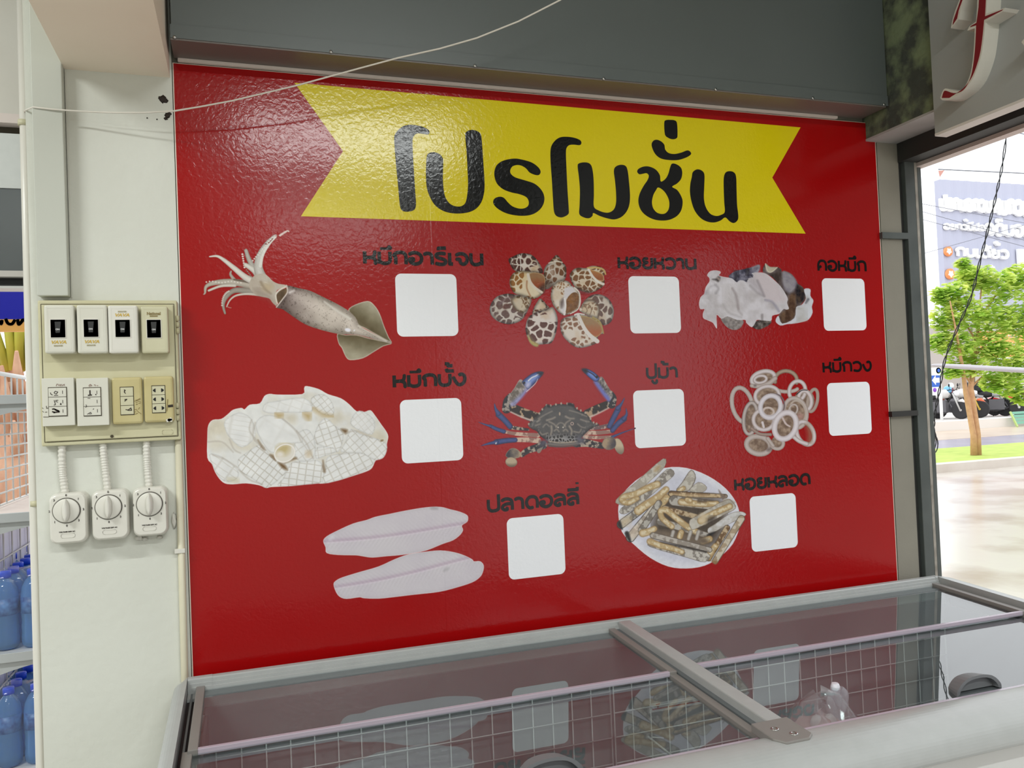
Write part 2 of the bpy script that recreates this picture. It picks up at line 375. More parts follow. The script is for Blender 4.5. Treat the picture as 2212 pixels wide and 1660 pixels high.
# captions: Thai letters built from strokes on a unit grid (consonant height = 1)
GL = {
 'ho':  (0.92, [[(.13,0),(.13,1)],[(.78,1),(.76,.75),(.62,.53),(.13,.5)],[(.58,.5),(.74,.4),(.8,.25),(.8,0)]]),
 'mo':  (0.98, [[(.13,0),(.13,1)],[(.13,.22),(.3,.08),(.5,.04),(.7,.1),(.82,.3),(.82,1)]]),
 'ko':  (1.0, [[(.2,0),(.2,.55),(.1,.72),(.25,.9),(.5,.97),(.75,.9),(.87,.65),(.87,0)]]),
 'o':   (1.02, [[(.1,.82),(.3,.94),(.58,.95),(.82,.78),(.9,.5),(.82,.2),(.6,.04),(.38,.04),(.17,.18),(.12,.42),(.34,.46),(.36,.32)]]),
 'a':   (0.72, [[(.06,.84),(.25,.93),(.45,.88),(.56,.68),(.58,0)]]),
 'ro':  (0.88, [[(.74,.92),(.4,.95),(.16,.85),(.14,.7),(.3,.56),(.6,.45),(.76,.3),(.7,.1),(.45,.02),(.08,.1)]]),
 'e':   (0.5, [[(.15,1),(.15,.07),(.36,.07)]]),
 'cho': (0.98, [[(.1,.82),(.32,.94),(.6,.92),(.82,.68),(.82,.32),(.64,.08),(.46,.1),(.36,.26),(.33,.47),(.1,.47)]]),
 'no':  (1.0, [[(.13,1),(.13,.35),(.28,.08),(.5,.05),(.7,.12),(.86,.28)],[(.86,1),(.86,0)]]),
 'yo':  (0.95, [[(.48,.92),(.26,.92),(.15,.78),(.24,.62),(.45,.56),(.22,.46),(.14,.27),(.28,.08),(.5,.04),(.72,.12),(.82,.32),(.82,1)]]),
 'wo':  (0.95, [[(.1,.84),(.35,.95),(.62,.92),(.82,.68),(.82,.32),(.64,.08),(.38,.05),(.14,.12)]]),
 'kho': (1.0, [[(.14,0),(.14,.62),(.28,.9),(.5,.97),(.74,.9),(.87,.62),(.87,0)],[(.2,.3),(.42,.46)]]),
 'bo':  (0.95, [[(.13,1),(.13,.32),(.28,.08),(.48,.04),(.7,.1),(.82,.32),(.82,1)]]),
 'po':  (0.95, [[(.13,1),(.13,.32),(.28,.08),(.48,.04),(.7,.1),(.82,.32),(.82,1.4)]]),
 'ngo': (0.95, [[(.1,.7),(.22,.38),(.38,.1),(.56,.05),(.76,.2),(.86,.5),(.82,.82),(.66,.95),(.5,.9)]]),
 'lo':  (0.95, [[(.1,.82),(.3,.94),(.58,.92),(.78,.72),(.8,0)],[(.78,.5),(.5,.54),(.2,.42),(.12,.2),(.26,.05),(.44,.06),(.42,.2)]]),
 'do':  (1.0, [[(.56,.06),(.34,.04),(.16,.25),(.13,.6),(.28,.88),(.5,.97),(.74,.9),(.87,.62),(.87,0)]]),
}
MK = {  # marks set over / under the letter before
 'ue':  [[(.2,1.25),(.86,1.25)],[(.72,1.36),(.8,1.44),(.88,1.36),(.88,1.28),(.8,1.25),(.72,1.28),(.72,1.36)]],
 'kar': [[(.3,1.2),(.3,1.38),(.8,1.4)]],
 'han': [[(.6,1.45),(.64,1.25),(1.1,1.25)]],
 'tho': [[(.52,1.88),(.74,1.86),(.72,1.7),(1.02,1.7)]],
 'thl': [[(.3,1.5),(.52,1.48),(.52,1.3),(.92,1.28)]],
 'uu':  [[(.5,-.22),(.6,-.42),(.76,-.46),(.86,-.38),(.86,-.2)]],
 'ii':  [[(.1,1.28),(.8,1.28),(.8,1.5)]],
 'ek':  [[(.8,1.74),(.8,1.9)]],
}
CAPS = [
 ('ho mo ue ko o a ro kar e cho no', (784.9, 569.7), (1044.7, 575.8), 543.2, .30),
 ('ho o yo ho wo a no', (1334.5, 579.5), (1504.9, 581), 556.2, .28),
 ('kho o ho mo ue ko', (1765.8, 585), (1872, 586.8), 562.8, .25),
 ('ho mo ue ko bo han tho ngo', (848.7, 837.4), (1006.8, 833.6), 811.7, .30),
 ('po uu mo thl a', (1396, 818), (1465, 816), 795, .26),
 ('ho mo ue ko wo ngo', (1777, 805), (1882.8, 803), 783.8, .26),
 ('po lo a do o lo lo ii ek', (1052.5, 1106.4), (1252, 1089.8), 1080.4, .28),
 ('ho o yo ho lo o do', (1586.3, 1060), (1750.8, 1047), 1037, .28)]
def stroke_outline(pts, w):
    """2D polyline with round joints -> list of convex loops"""
    out = []; n = 10
    for a, b in zip(pts[:-1], pts[1:]):
        dx, dy = b[0] - a[0], b[1] - a[1]; l = math.hypot(dx, dy) or 1e-6; nx, ny = -dy / l * w / 2, dx / l * w / 2
        out.append([(a[0] + nx, a[1] + ny), (a[0] - nx, a[1] - ny), (b[0] - nx, b[1] - ny), (b[0] + nx, b[1] + ny)])
    for p in pts[1:-1]: out.append([(p[0] + w / 2 * math.cos(2 * math.pi * k / n), p[1] + w / 2 * math.sin(2 * math.pi * k / n)) for k in range(n)])
    return out
for (txt, p0, p1, top, sw), nm in zip(CAPS, PBN):
    a, b, c = at(*p0, y=0.0), at(*p1, y=0.0), at(p0[0], top, y=0.0)
    h = c.z - a.z; total = sum(GL[k][0] for k in txt.split() if k in GL) - 0.05
    sx = (b.x - a.x) / total; cb = MB(); cx = 0.0; last = 0.0; k = 0
    for g in txt.split():
        if g in GL: last = cx; st = GL[g][1]; cx += GL[g][0]
        else: st = MK[g]
        tw = 0.22 if g in ('ue',) else sw
        for s in st:
            P = [(a.x + (last + x) * sx - 0.03 * sx, a.z + y * h) for x, y in (cr(s, 4, False) if len(s) > 2 and g not in ('tho', 'thl', 'han', 'kar', 'e', 'ii') else s)]
            for l in stroke_outline(P, tw * h):
                yy = -0.0007 - 0.0000015 * k; k += 1
                cb.add([(x, yy, z) for x, z in l], [tuple(range(len(l)))])
    cp = cb.build('caption', V_blk, poster); cp['label'] = 'black Thai caption over the %s price box' % nm

# ---- printed pictures: each is painted in photo measurements and laid on the sheet as a fine coloured mesh
rng = np.random.default_rng(7)
def vnoise(X, Y, s, seed=0):
    r = np.random.default_rng(seed); G = r.random((64, 64))
    x = X / s; y = Y / s; xi = np.floor(x).astype(int); yi = np.floor(y).astype(int); u = x - xi; v = y - yi
    u = u * u * (3 - 2 * u); v = v * v * (3 - 2 * v)
    g = lambda i, j: G[j % 64, i % 64]
    return (g(xi, yi) * (1 - u) + g(xi + 1, yi) * u) * (1 - v) + (g(xi, yi + 1) * (1 - u) + g(xi + 1, yi + 1) * u) * v
def fbm(X, Y, s, seed=0): return 0.55 * vnoise(X, Y, s, seed) + 0.3 * vnoise(X, Y, s / 2, seed + 1) + 0.15 * vnoise(X, Y, s / 4, seed + 2)
def voro(X, Y, s, seed=0):
    r = np.random.default_rng(seed); J = r.random((64, 64, 2)); xi = np.floor(X / s).astype(int); yi = np.floor(Y / s).astype(int)
    f1 = np.full(X.shape, 9.0); f2 = np.full(X.shape, 9.0)
    for dx in (-1, 0, 1):
        for dy in (-1, 0, 1):
            cx = xi + dx; cy = yi + dy; j = J[cy % 64, cx % 64]
            d = np.hypot(cx + j[..., 0] - X / s, cy + j[..., 1] - Y / s)
            f2 = np.where(d < f1, f1, np.minimum(f2, d)); f1 = np.minimum(f1, d)
    return f1, f2

class Paint:
    """RGBA canvas over a rectangle of the photograph; shapes are given in crop units (scale s, origin o)"""
    def __init__(s, x0, y0, x1, y1, sc, o, step=0.8):
        s.sc = sc; s.o = o; s.step = step
        xs = np.arange(x0, x1, step); ys = np.arange(y0, y1, step); s.X, s.Y = np.meshgrid(xs, ys)
        s.U = (s.X - o[0]) * sc; s.V = (s.Y - o[1]) * sc
        s.C = np.zeros(s.X.shape + (3,)); s.C[:] = RED; s.A = np.zeros(s.X.shape)
    def _win(s, pts, m):
        p = np.array(pts); x0, y0 = p.min(0) - m; x1, y1 = p.max(0) + m
        j0 = int(max(0, np.searchsorted(s.U[0], x0))); j1 = int(np.searchsorted(s.U[0], x1)); i0 = int(max(0, np.searchsorted(s.V[:, 0], y0))); i1 = int(np.searchsorted(s.V[:, 0], y1))
        return slice(i0, i1), slice(j0, j1)
    def _put(s, w, a, col):
        c = col(s.U[w], s.V[w]) if callable(col) else np.array(col, float)
        s.C[w] = s.C[w] * (1 - a[..., None]) + c * a[..., None]; s.A[w] = np.maximum(s.A[w], a)
    def sd(s, pts, U, V):
        P = np.array(pts, float); Q = np.roll(P, -1, 0); d = np.full(U.shape, 1e18); ins = np.zeros(U.shape, bool)
        for (ax, ay), (bx, by) in zip(P, Q):
            ex, ey = bx - ax, by - ay; t = np.clip(((U - ax) * ex + (V - ay) * ey) / (ex * ex + ey * ey + 1e-9), 0, 1)
            d = np.minimum(d, (U - ax - t * ex) ** 2 + (V - ay - t * ey) ** 2)
            c = ((ay > V) != (by > V)) & (U < (bx - ax) * (V - ay) / (by - ay + 1e-12) + ax); ins ^= c
        return np.where(ins, -1, 1) * np.sqrt(d)
    def poly(s, pts, col, soft=1.0, smooth=True, rim=None, rimw=0, op=1.0):
        """col may be a colour, or f(U, V, depth) where depth = distance inside the edge"""
        if smooth: pts = cr(pts, 3)
        w = s._win(pts, 3 * s.sc); 
        if s.U[w].size == 0: return
        d = s.sd(pts, s.U[w], s.V[w]); a = np.clip(0.5 - d / (soft * s.sc), 0, 1) * op
        if callable(col): c = col(s.U[w], s.V[w], -d)
        else: c = np.broadcast_to(np.array(col, float), d.shape + (3,)).copy()
        if rim is not None:
            k = np.clip(1 + d / rimw, 0, 1)[..., None]; c = c * (1 - k) + np.array(rim, float) * k
        s._put(w, a, lambda U, V: c)
    def stroke(s, pts, w0, w1, col, edge=None, soft=1.0, op=1.0, curve=True):
        if curve and len(pts) > 2: pts = cr(pts, 5, False)
        m = max(w0, w1) / 2 + 2 * s.sc; w = s._win(pts, m); U, V = s.U[w], s.V[w]
        if U.size == 0: return
        n = len(pts) - 1; best = np.full(U.shape, 1e18); ww = np.ones(U.shape)
        for i in range(n):
            (ax, ay), (bx, by) = pts[i], pts[i + 1]; ex, ey = bx - ax, by - ay
            t = np.clip(((U - ax) * ex + (V - ay) * ey) / (ex * ex + ey * ey + 1e-9), 0, 1)
            hw = (w0 + (w1 - w0) * (i + t) / n) / 2; d = np.hypot(U - ax - t * ex, V - ay - t * ey) - hw
            ww = np.where(d < best, hw, ww); best = np.minimum(best, d)
        a = np.clip(0.5 - best / (soft * s.sc), 0, 1) * op
        c = np.broadcast_to(np.array(col, float), U.shape + (3,)).copy() if not callable(col) else col(U, V)
        if edge is not None:
            k = np.clip(1 + best / ww, 0, 1)[..., None] ** 2; c = c * (1 - k) + np.array(edge, float) * k
        s._put(w, a, lambda U, V: c)
    def ell(s, cx, cy, rx, ry, ang, col, **k):
        a = math.radians(ang); P = []
        for i in range(28):
            t = 2 * math.pi * i / 28; u, v = rx * math.cos(t), ry * math.sin(t)
            P.append((cx + u * math.cos(a) - v * math.sin(a), cy + u * math.sin(a) + v * math.cos(a)))
        s.poly(P, col, smooth=False, **k)
    def ring(s, cx, cy, rx, ry, ang, w, col, edge=None, a0=0, a1=360):
        a = math.radians(ang); P = []
        for i in range(33):
            t = math.radians(a0 + (a1 - a0) * i / 32); u, v = rx * math.cos(t), ry * math.sin(t)
            P.append((cx + u * math.cos(a) - v * math.sin(a), cy + u * math.sin(a) + v * math.cos(a)))
        s.stroke(P, w, w, col, edge, curve=False)
    def speck(s, amt, sc=6, seed=3):
        s.C += ((fbm(s.X, s.Y, sc, seed) - 0.5) * 2 * amt)[..., None]
    def lay(s, name, label, y=-0.0006):
        keep = s.A > 0.02; H, Wd = keep.shape
        q = keep[:-1, :-1] | keep[1:, :-1] | keep[:-1, 1:] | keep[1:, 1:]
        used = np.zeros((H, Wd), bool); used[:-1, :-1] |= q; used[1:, :-1] |= q; used[:-1, 1:] |= q; used[1:, 1:] |= q
        idx = -np.ones((H, Wd), int); idx[used] = np.arange(used.sum())
        D = np.stack([(s.X[used] - 1106) / FPX, (s.Y[used] - 830) / FPX, np.ones(used.sum())], 1) @ RM
        t = (0.0 - CAM[1]) / D[:, 1]; P = CAM + D * t[:, None]; P[:, 1] = y; base = np.array(wpos(poster)); P = P - base
        ii, jj = np.nonzero(q); F = np.stack([idx[ii, jj], idx[ii + 1, jj], idx[ii + 1, jj + 1], idx[ii, jj + 1]], 1)
        me = bpy.data.meshes.new(name); n = len(P); k = len(F)
        me.vertices.add(n); me.vertices.foreach_set('co', P.astype(np.float32).ravel())
        me.loops.add(4 * k); me.loops.foreach_set('vertex_index', F.astype(np.int32).ravel())
        me.polygons.add(k); me.polygons.foreach_set('loop_start', np.arange(0, 4 * k, 4, dtype=np.int32)); me.polygons.foreach_set('loop_total', np.full(k, 4, np.int32))
        me.update(calc_edges=True)
        c = lin(np.clip(s.C[used], 0, 255)); rgba = np.concatenate([c, np.ones((n, 1))], 1).astype(np.float32)
        ca = me.color_attributes.new('print', 'FLOAT_COLOR', 'POINT'); ca.data.foreach_set('color', rgba.ravel())
        me.materials.append(V_pic); o = link_mesh(name, me, poster); o['label'] = label
        return o
def mix(a, b, k):
    k = np.clip(k, 0, 1)[..., None]; return np.array(a, float) * (1 - k) + np.array(b, float) * k

# squid
p = Paint(436, 494, 850, 782, 5.027, (420, 480))
def fin(U, V, d): return mix(mix((112, 98, 66), (160, 150, 126), d / 150), (206, 200, 186), 1 - d / 14) + ((fbm(U, V, 90, 5) - .5) * 34)[..., None]
def fin_c(ax, ay, bx, by):
    def f(U, V, d):
        ex, ey = bx - ax, by - ay; k = np.abs((U - ax) * ey - (V - ay) * ex) / math.hypot(ex, ey)
        return mix(mix((96, 84, 58), (166, 158, 136), k / 190), (214, 206, 194), 1 - d / 13) + ((fbm(U, V, 80, 5) - .5) * 30)[..., None]
    return f
p.poly([(1670,960),(1740,900),(1880,858),(1950,900),(2010,990),(2060,1130),(2110,1250),(2140,1310),(2000,1240),(1860,1160),(1780,1120),(1740,1040)], fin_c(1720,1020,2140,1310))
p.poly([(1550,1215),(1640,1225),(1760,1225),(1900,1262),(2140,1315),(2050,1350),(1950,1410),(1830,1480),(1690,1500),(1640,1460),(1600,1370),(1565,1320)], fin_c(1550,1205,2140,1310))
p.stroke([(430,625),(392,570),(398,535)], 40, 16, (178,170,160), (140,130,122))
p.stroke([(700,765),(560,745),(430,745),(345,815),(312,900),(332,992)], 80, 22, (160,152,142), (120,110,102))
p.stroke([(690,790),(560,782),(450,800),(385,850),(350,920)], 26, 12, (204,196,186))
p.stroke([(350,915),(380,930),(400,932)], 8, 6, (190,150,140))
p.stroke([(690,700),(480,660),(320,650),(190,668),(125,705),(115,770),(98,786)], 90, 8, (190,180,168), (146,134,122))
p.stroke([(440,690),(290,695),(155,745)], 34, 24, (214,208,198), (170,160,150))
p.stroke([(430,625),(520,640),(600,655)], 18, 26, (112,98,86))
for i in range(12): p.ell(130 + 34 * i, 652 - 8 * math.sin(i), 9, 8, 0, (222,216,208))
for i in range(10): p.ell(300 + 9 * i * (i / 10), 905 - 26 * i + i * i, 11, 9, 0, (206,198,190))
p.stroke([(700,670),(560,605),(430,500),(330,420),(250,372),(165,376)], 82, 14, (226,220,212), (176,168,160))
p.stroke([(700,610),(640,500),(590,400),(560,310)], 70, 40, (186,180,172), (132,124,116))
for i in range(7): p.ell(520 + 4 * i, 350 + 24 * i, 11, 9, 0, (226,220,214))
p.stroke([(720,600),(640,520),(555,465)], 78, 44, (224,220,212), (170,162,154))
for i in range(6): p.ell(565 + 13 * i, 520 + 18 * i, 9, 8, 0, (140,126,112))
p.stroke([(750,640),(695,510),(712,370),(790,240),(868,160),(890,150)], 120, 18, (206,202,196), (158,150,142))
p.stroke([(715,480),(745,350),(820,230),(885,160)], 34, 18, (226,222,216))
p.stroke([(770,240),(800,230),(850,180)], 16, 10, (120,40,36))
for i in range(13): p.ell(640 + 17 * i - (6 if i < 3 else 0), 420 - 21 * i, 10, 8, 0, (224,218,210))
p.stroke([(880,152),(935,143)], 8, 8, (176,92,84)); p.stroke([(930,145),(1005,98),(1026,106)], 24, 12, (226,204,198))
p.poly([(1000,690),(910,670),(850,640),(800,590),(740,560),(640,590),(590,690),(650,780),(720,810),(810,830),(850,880),(900,920),(890,880),(885,800),(900,740)], lambda U, V, d: mix((204,196,184), (176,160,146), fbm(U, V, 120, 9)))
p.poly([(640,720),(740,750),(820,800),(880,900),(800,830),(700,800)], (140,124,112), soft=20, op=.6)
p.poly([(730,680),(790,660),(860,690),(820,760),(750,740)], (190,170,140), soft=14, op=.8)
p.stroke([(720,650),(760,720),(830,780)], 18, 10, (150,132,112), soft=6)
p.poly([(1005,722),(1008,765),(965,832),(912,878),(884,822),(878,782),(920,745)], lambda U, V, d: mix((70,52,34), (138,112,82), fbm(U, V, 60, 4)))
p.stroke([(1000,700),(930,735),(885,785),(890,850),(905,900)], 20, 14, (222,212,200))
def mantle(U, V, d):
    k = (U - 900) / 1240; t = ((V - 690) - (U - 1000) * .52)          # across the body
    c = mix((150,134,130), (182,170,160), (k - .05) * 3); c = c * (1 - .0 * k[..., None])
    c = c + (30 * np.exp(-((t - 60) / 90) ** 2))[..., None]; c = c - (44 * np.exp(-(d / 46) ** 2))[..., None]
    c = c - (26 * np.exp(-(((U - 1010) / 90) ** 2 + ((V - 890) / 90) ** 2)))[..., None]
    return c + ((fbm(U, V, 160, 11) - .5) * 46)[..., None] - (34 * (fbm(U, V, 14, 21) > .69))[..., None]
p.poly([(1000,690),(1120,715),(1250,745),(1400,815),(1550,890),(1680,970),(1760,1060),(1790,1125),(1900,1190),(2140,1310),(2080,1308),(1900,1258),(1760,1225),(1640,1220),(1530,1210),(1350,1165),(1200,1110),(1060,1020),(960,950),(885,928),(915,878),(965,830),(1008,765)], mantle)
p.stroke([(1000,690),(1010,760),(960,835),(890,925)], 16, 12, (206,192,184))
p.stroke([(1410,865),(1540,960),(1690,1050)], 10, 24, (222,216,208), soft=5); p.stroke([(1780,1130),(1930,1210),(2080,1290)], 16, 8, (218,210,198), soft=4)
p.ell(1665, 1172, 32, 20, 10, (238,236,246), soft=3); p.ell(1735, 1178, 12, 7, -50, (232,230,236)); p.stroke([(1035,765),(1080,745)], 26, 14, (226,216,214), soft=5)
p.lay('squid_picture', 'printed picture of a whole raw squid with spread tentacles')

# spotted sea snails
p = Paint(1054, 544, 1330, 758, 6.384, (1030, 520))
def shell(dark, light, s, seed, br=.33, web=.12, tint=(196,160,120)):
    def f(U, V, d):
        f1, f2 = voro(U + 30 * fbm(U, V, 60, seed), V + 30 * fbm(U, V, 60, seed + 3), s, seed); n = fbm(U, V, 130, seed + 5)
        c = mix(light, tint, (n - .4) * 2); b = np.clip((f2 - f1 - web) * 9, 0, 1) * np.clip((.62 - f1) * 8, 0, 1) * (vnoise(U, V, s * 1.4, seed + 8) > br)
        c = mix(light, tint, (n - .5) * 1.6); c = c * (1 - b[..., None]) + np.array(dark, float) * b[..., None]
        return c * (1 - .42 * np.exp(-(d / 26) ** 2))[..., None]
    return f
BR = (96,54,36); LT = (214,202,192); TAN = (140,94,48)
s1 = shell((84,48,40), LT, 92, 2, .2)
p.poly([(500,220),(590,180),(680,178),(760,200),(840,280),(900,390),(905,450),(800,440),(600,430),(520,415),(470,350),(435,262)], s1)
p.stroke([(585,200),(605,310),(600,425)], 14, 10, (226,220,214)); p.stroke([(515,225),(505,330),(520,410)], 8, 8, (120,96,84)); p.stroke([(480,250),(470,300),(490,350)], 7, 7, (130,106,92)); p.stroke([(620,330),(720,340),(800,320)], 16, 10, (220,212,206), soft=3)
p.poly([(1105,198),(1160,260),(1180,300),(1225,350),(1235,450),(1210,540),(1130,570),(1040,630),(950,672),(935,560),(920,430),(950,350),(990,310),(1050,240)], shell((112,70,40), (196,184,172), 74, 5, .35))
p.stroke([(990,312),(1080,290),(1180,302)], 12, 12, (226,216,200)); p.stroke([(1040,262),(1110,250),(1155,262)], 8, 8, (150,110,70)); p.ell(1030, 420, 70, 30, 80, (222,216,212), soft=14, op=.7); p.ell(990, 600, 50, 60, 30, (62,42,32), soft=16, op=.7)
p.poly([(450,580),(470,490),(540,425),(640,420),(760,430),(870,450),(930,490),(942,650),(900,740),(830,790),(760,805),(620,760),(520,730),(470,660)], shell((150,100,46), (222,206,178), 84, 7, .35, .14, (206,170,110)))
p.poly([(715,470),(800,440),(930,490),(936,660),(900,725),(800,650),(740,570)], lambda U, V, d: mix((150,110,74), (150,70,34), (V - 520) / 110 + .3 * fbm(U, V, 30, 3)), rim=(190,160,120), rimw=14)
p.poly([(850,660),(935,600),(936,680),(900,730)], (56,40,34), soft=10, op=.8)
p.stroke([(705,470),(735,570),(800,650),(895,715)], 40, 34, (220,208,194)); p.stroke([(690,560),(690,660),(740,770)], 12, 8, (150,90,50), soft=4)
p.poly([(1280,470),(1330,400),(1400,375),(1500,380),(1580,350),(1700,360),(1770,410),(1780,470),(1750,480),(1760,600),(1690,670),(1580,720),(1450,700),(1350,640),(1300,560)], shell((126,82,44), (218,206,188), 80, 11, .3))
p.poly([(1535,395),(1640,420),(1740,470),(1745,560),(1650,540),(1580,480)], lambda U, V, d: mix((176,120,72), (150,80,40), (V - 420) / 120), rim=(206,176,130), rimw=16)
p.stroke([(1530,380),(1640,372),(1740,400),(1775,465)], 26, 20, (204,170,110)); p.stroke([(1540,400),(1600,500),(1680,575),(1745,600)], 30, 34, (228,220,212))
p.ell(1450, 690, 90, 30, 10, (70,46,34), soft=20, op=.6)
p.poly([(1020,720),(1040,640),(1100,570),(1190,545),(1270,570),(1330,640),(1380,660),(1425,770),(1428,880),(1380,960),(1290,1010),(1200,1032),(1120,980),(1050,890),(1020,800)], shell((160,120,86), (222,210,196), 46, 13, .45, .2))
p.poly([(1210,655),(1320,640),(1355,720),(1260,780),(1215,880),(1215,1015),(1150,960),(1160,860),(1200,760)], (214,208,212), soft=4)
p.poly([(1220,900),(1250,790),(1330,715),(1395,740),(1405,850),(1370,940),(1260,1000),(1222,985)], lambda U, V, d: mix((92,56,22), (150,100,48), fbm(U, V, 50, 6) + .2 - .3 * np.exp(-d / 30)))
p.stroke([(1345,650),(1410,720),(1424,850),(1390,950),(1290,1010)], 20, 14, (226,216,206)); p.poly([(1150,850),(1195,800),(1190,880),(1165,930)], (96,78,72), soft=8); p.stroke([(1210,800),(1222,900),(1205,1020)], 26, 26, (232,226,226))
p.poly([(175,960),(200,860),(280,770),(420,732),(520,745),(600,755),(740,800),(748,850),(695,980),(640,1070),(560,1130),(430,1155),(300,1120),(210,1050)], shell((104,78,72), (204,194,186), 100, 17, .35, .12, (170,150,136)))
p.poly([(475,820),(560,760),(680,770),(750,810),(732,900),(660,990),(600,1000),(520,930)], shell((120,90,60), (204,188,166), 60, 19, .4, .15)); p.stroke([(470,800),(490,880),(560,970),(640,1010)], 16, 12, (110,84,62), soft=3); p.stroke([(615,770),(640,850),(690,930)], 10, 10, (126,96,66), soft=2); p.stroke([(680,785),(690,830),(725,880)], 8, 8, (126,96,66), soft=2)
p.stroke([(320,870),(390,810),(450,790)], 40, 16, (116,92,92), soft=6); p.ell(400, 910, 45, 36, -30, (98,62,54), soft=4)
p.poly([(870,798),(925,840),(965,890),(1000,925),(940,960),(770,1020),(790,920),(830,850)], shell((104,66,46), (212,196,176), 54, 23, .3, .14))
p.poly([(770,1015),(850,975),(960,950),(1045,918),(1090,990),(1115,1100),(1090,1280),(1030,1410),(930,1430),(845,1440),(830,1468),(760,1440),(700,1350),(670,1220),(690,1100),(730,1040)], shell((92,52,42), (220,208,202), 112, 29, .12, .14))
p.poly([(700,1300),(760,1380),(850,1430),(830,1468),(760,1440),(710,1370)], (176,160,96), soft=4); p.stroke([(700,1240),(740,1330),(800,1400)], 24, 14, (110,90,62), soft=4)
p.poly([(1420,950),(1480,840),(1560,765),(1680,740),(1800,790),(1870,890),(1888,1000),(1850,1120),(1750,1172),(1680,1110),(1560,1040),(1440,990)], shell((104,76,64), (206,196,186), 98, 31, .35, .12, (180,150,120)))
p.poly([(1415,950),(1470,850),(1560,815),(1650,850),(1690,940),(1670,1060),(1560,1045),(1440,990)], shell((150,118,90), (210,194,172), 66, 33, .5, .2))
p.stroke([(1480,835),(1600,820),(1680,900),(1690,1000),(1660,1090)], 14, 14, (104,78,58), soft=3); p.stroke([(1470,880),(1550,890),(1580,960),(1555,1030)], 10, 10, (120,92,68), soft=2); p.stroke([(1445,910),(1500,920),(1520,970),(1495,1005)], 9, 9, (120,92,68), soft=2); p.ell(1430, 950, 18, 22, 0, (214,200,186))
p.poly([(1150,1150),(1180,1080),(1280,1040),(1350,1030),(1400,1003),(1480,1020),(1600,1060),(1700,1120),(1748,1282),(1680,1290),(1655,1400),(1600,1440),(1450,1480),(1340,1460),(1220,1360),(1160,1260)], shell((140,98,72), (220,208,198), 76, 37, .3, .2))
p.poly([(1415,1045),(1560,1060),(1690,1140),(1735,1245),(1655,1330),(1560,1290),(1480,1180)], lambda U, V, d: mix((156,122,84), (170,92,48), (V - 1130) / 140 + .5 * (fbm(U, V, 24, 3) - .5)), rim=(176,150,90), rimw=20)
p.stroke([(1400,1035),(1470,1190),(1550,1300),(1660,1390)], 44, 60, (224,216,212)); p.stroke([(1350,1025),(1400,1008),(1480,1020)], 22, 14, (226,222,220)); p.stroke([(1600,1060),(1700,1130),(1745,1280)], 26, 18, (168,146,84))
p.lay('sea_snail_picture', 'printed picture of nine brown-spotted sea snails')

# squid necks
p = Paint(1504, 566, 1762, 716, 7.628, (1490, 550))
def dk(a, b, s, sd): return lambda U, V, d: mix(a, b, (fbm(U, V, s, sd) - .28) * 2.2)
p.poly([(640,380),(700,300),(820,255),(900,240),(1050,200),(1130,170),(1157,200),(1130,285),(1100,330),(950,460),(770,462)], dk((44,42,62), (150,148,166), 90, 3))
p.stroke([(770,300),(760,380),(770,440)], 60, 40, (26,22,36), soft=16); p.stroke([(960,250),(940,330)], 34, 24, (40,32,36), soft=10); p.stroke([(1040,220),(1130,190),(1140,260)], 26, 20, (164,160,170), soft=10)
p.poly([(1200,290),(1245,150),(1320,205),(1440,210),(1500,240),(1520,285),(1560,275),(1680,330),(1760,450),(1785,490),(1860,540),(1905,640),(1900,740),(1830,830),(1745,1000),(1720,1060),(1500,1165),(1465,1000),(1600,760),(1500,550),(1350,370)], dk((60,48,44), (128,116,118), 130, 8))
p.poly([(1520,300),(1600,290),(1690,350),(1760,450),(1740,560),(1640,640),(1540,540)], dk((118,112,128), (156,152,160), 100, 4), soft=6)
p.poly([(1770,500),(1860,560),(1900,660),(1860,780),(1760,800),(1740,640)], dk((22,18,26), (72,58,48), 60, 5), soft=6)
p.poly([(1640,680),(1740,660),(1740,900),(1700,1050),(1540,1140),(1480,1000),(1600,880)], dk((70,46,32), (112,86,64), 70, 6), soft=6)
p.poly([(1245,150),(1320,205),(1440,210),(1400,260),(1330,300),(1265,280)], (190,182,164), soft=3); p.stroke([(1245,155),(1280,270),(1345,290),(1440,212)], 14, 10, (220,212,196))
p.poly([(1880,575),(1985,572),(1985,680),(2036,760),(2010,860),(2022,960),(1960,1070),(1870,1110),(1720,1140),(1600,1150),(1490,1172),(1410,1100),(1460,1010),(1520,1140),(1720,1050),(1750,870),(1840,830),(1910,720)], lambda U, V, d: mix((214,216,226), (176,174,172), (fbm(U, V, 120, 12) - .4) * 1.6))
p.stroke([(1950,740),(1910,800)], 22, 10, (74,72,84), soft=6); p.ell(1850, 1000, 110, 60, 60, (168,162,150), soft=40, op=.5)
p.poly([(510,1050),(620,1010),(870,1080),(862,1170),(800,1232),(690,1242),(580,1170)], dk((120,112,110), (160,152,150), 40, 14))
p.poly([(1030,1192),(1090,1100),(1180,1080),(1340,1090),(1310,1160),(1200,1218),(1120,1237)], dk((52,44,40), (130,122,118), 44, 15))
wht = lambda U, V, d: mix((218,214,222), (190,184,188), (fbm(U, V, 170, 16) - .42) * 2.4) - (10 * np.exp(-(d / 20) ** 2))[..., None]
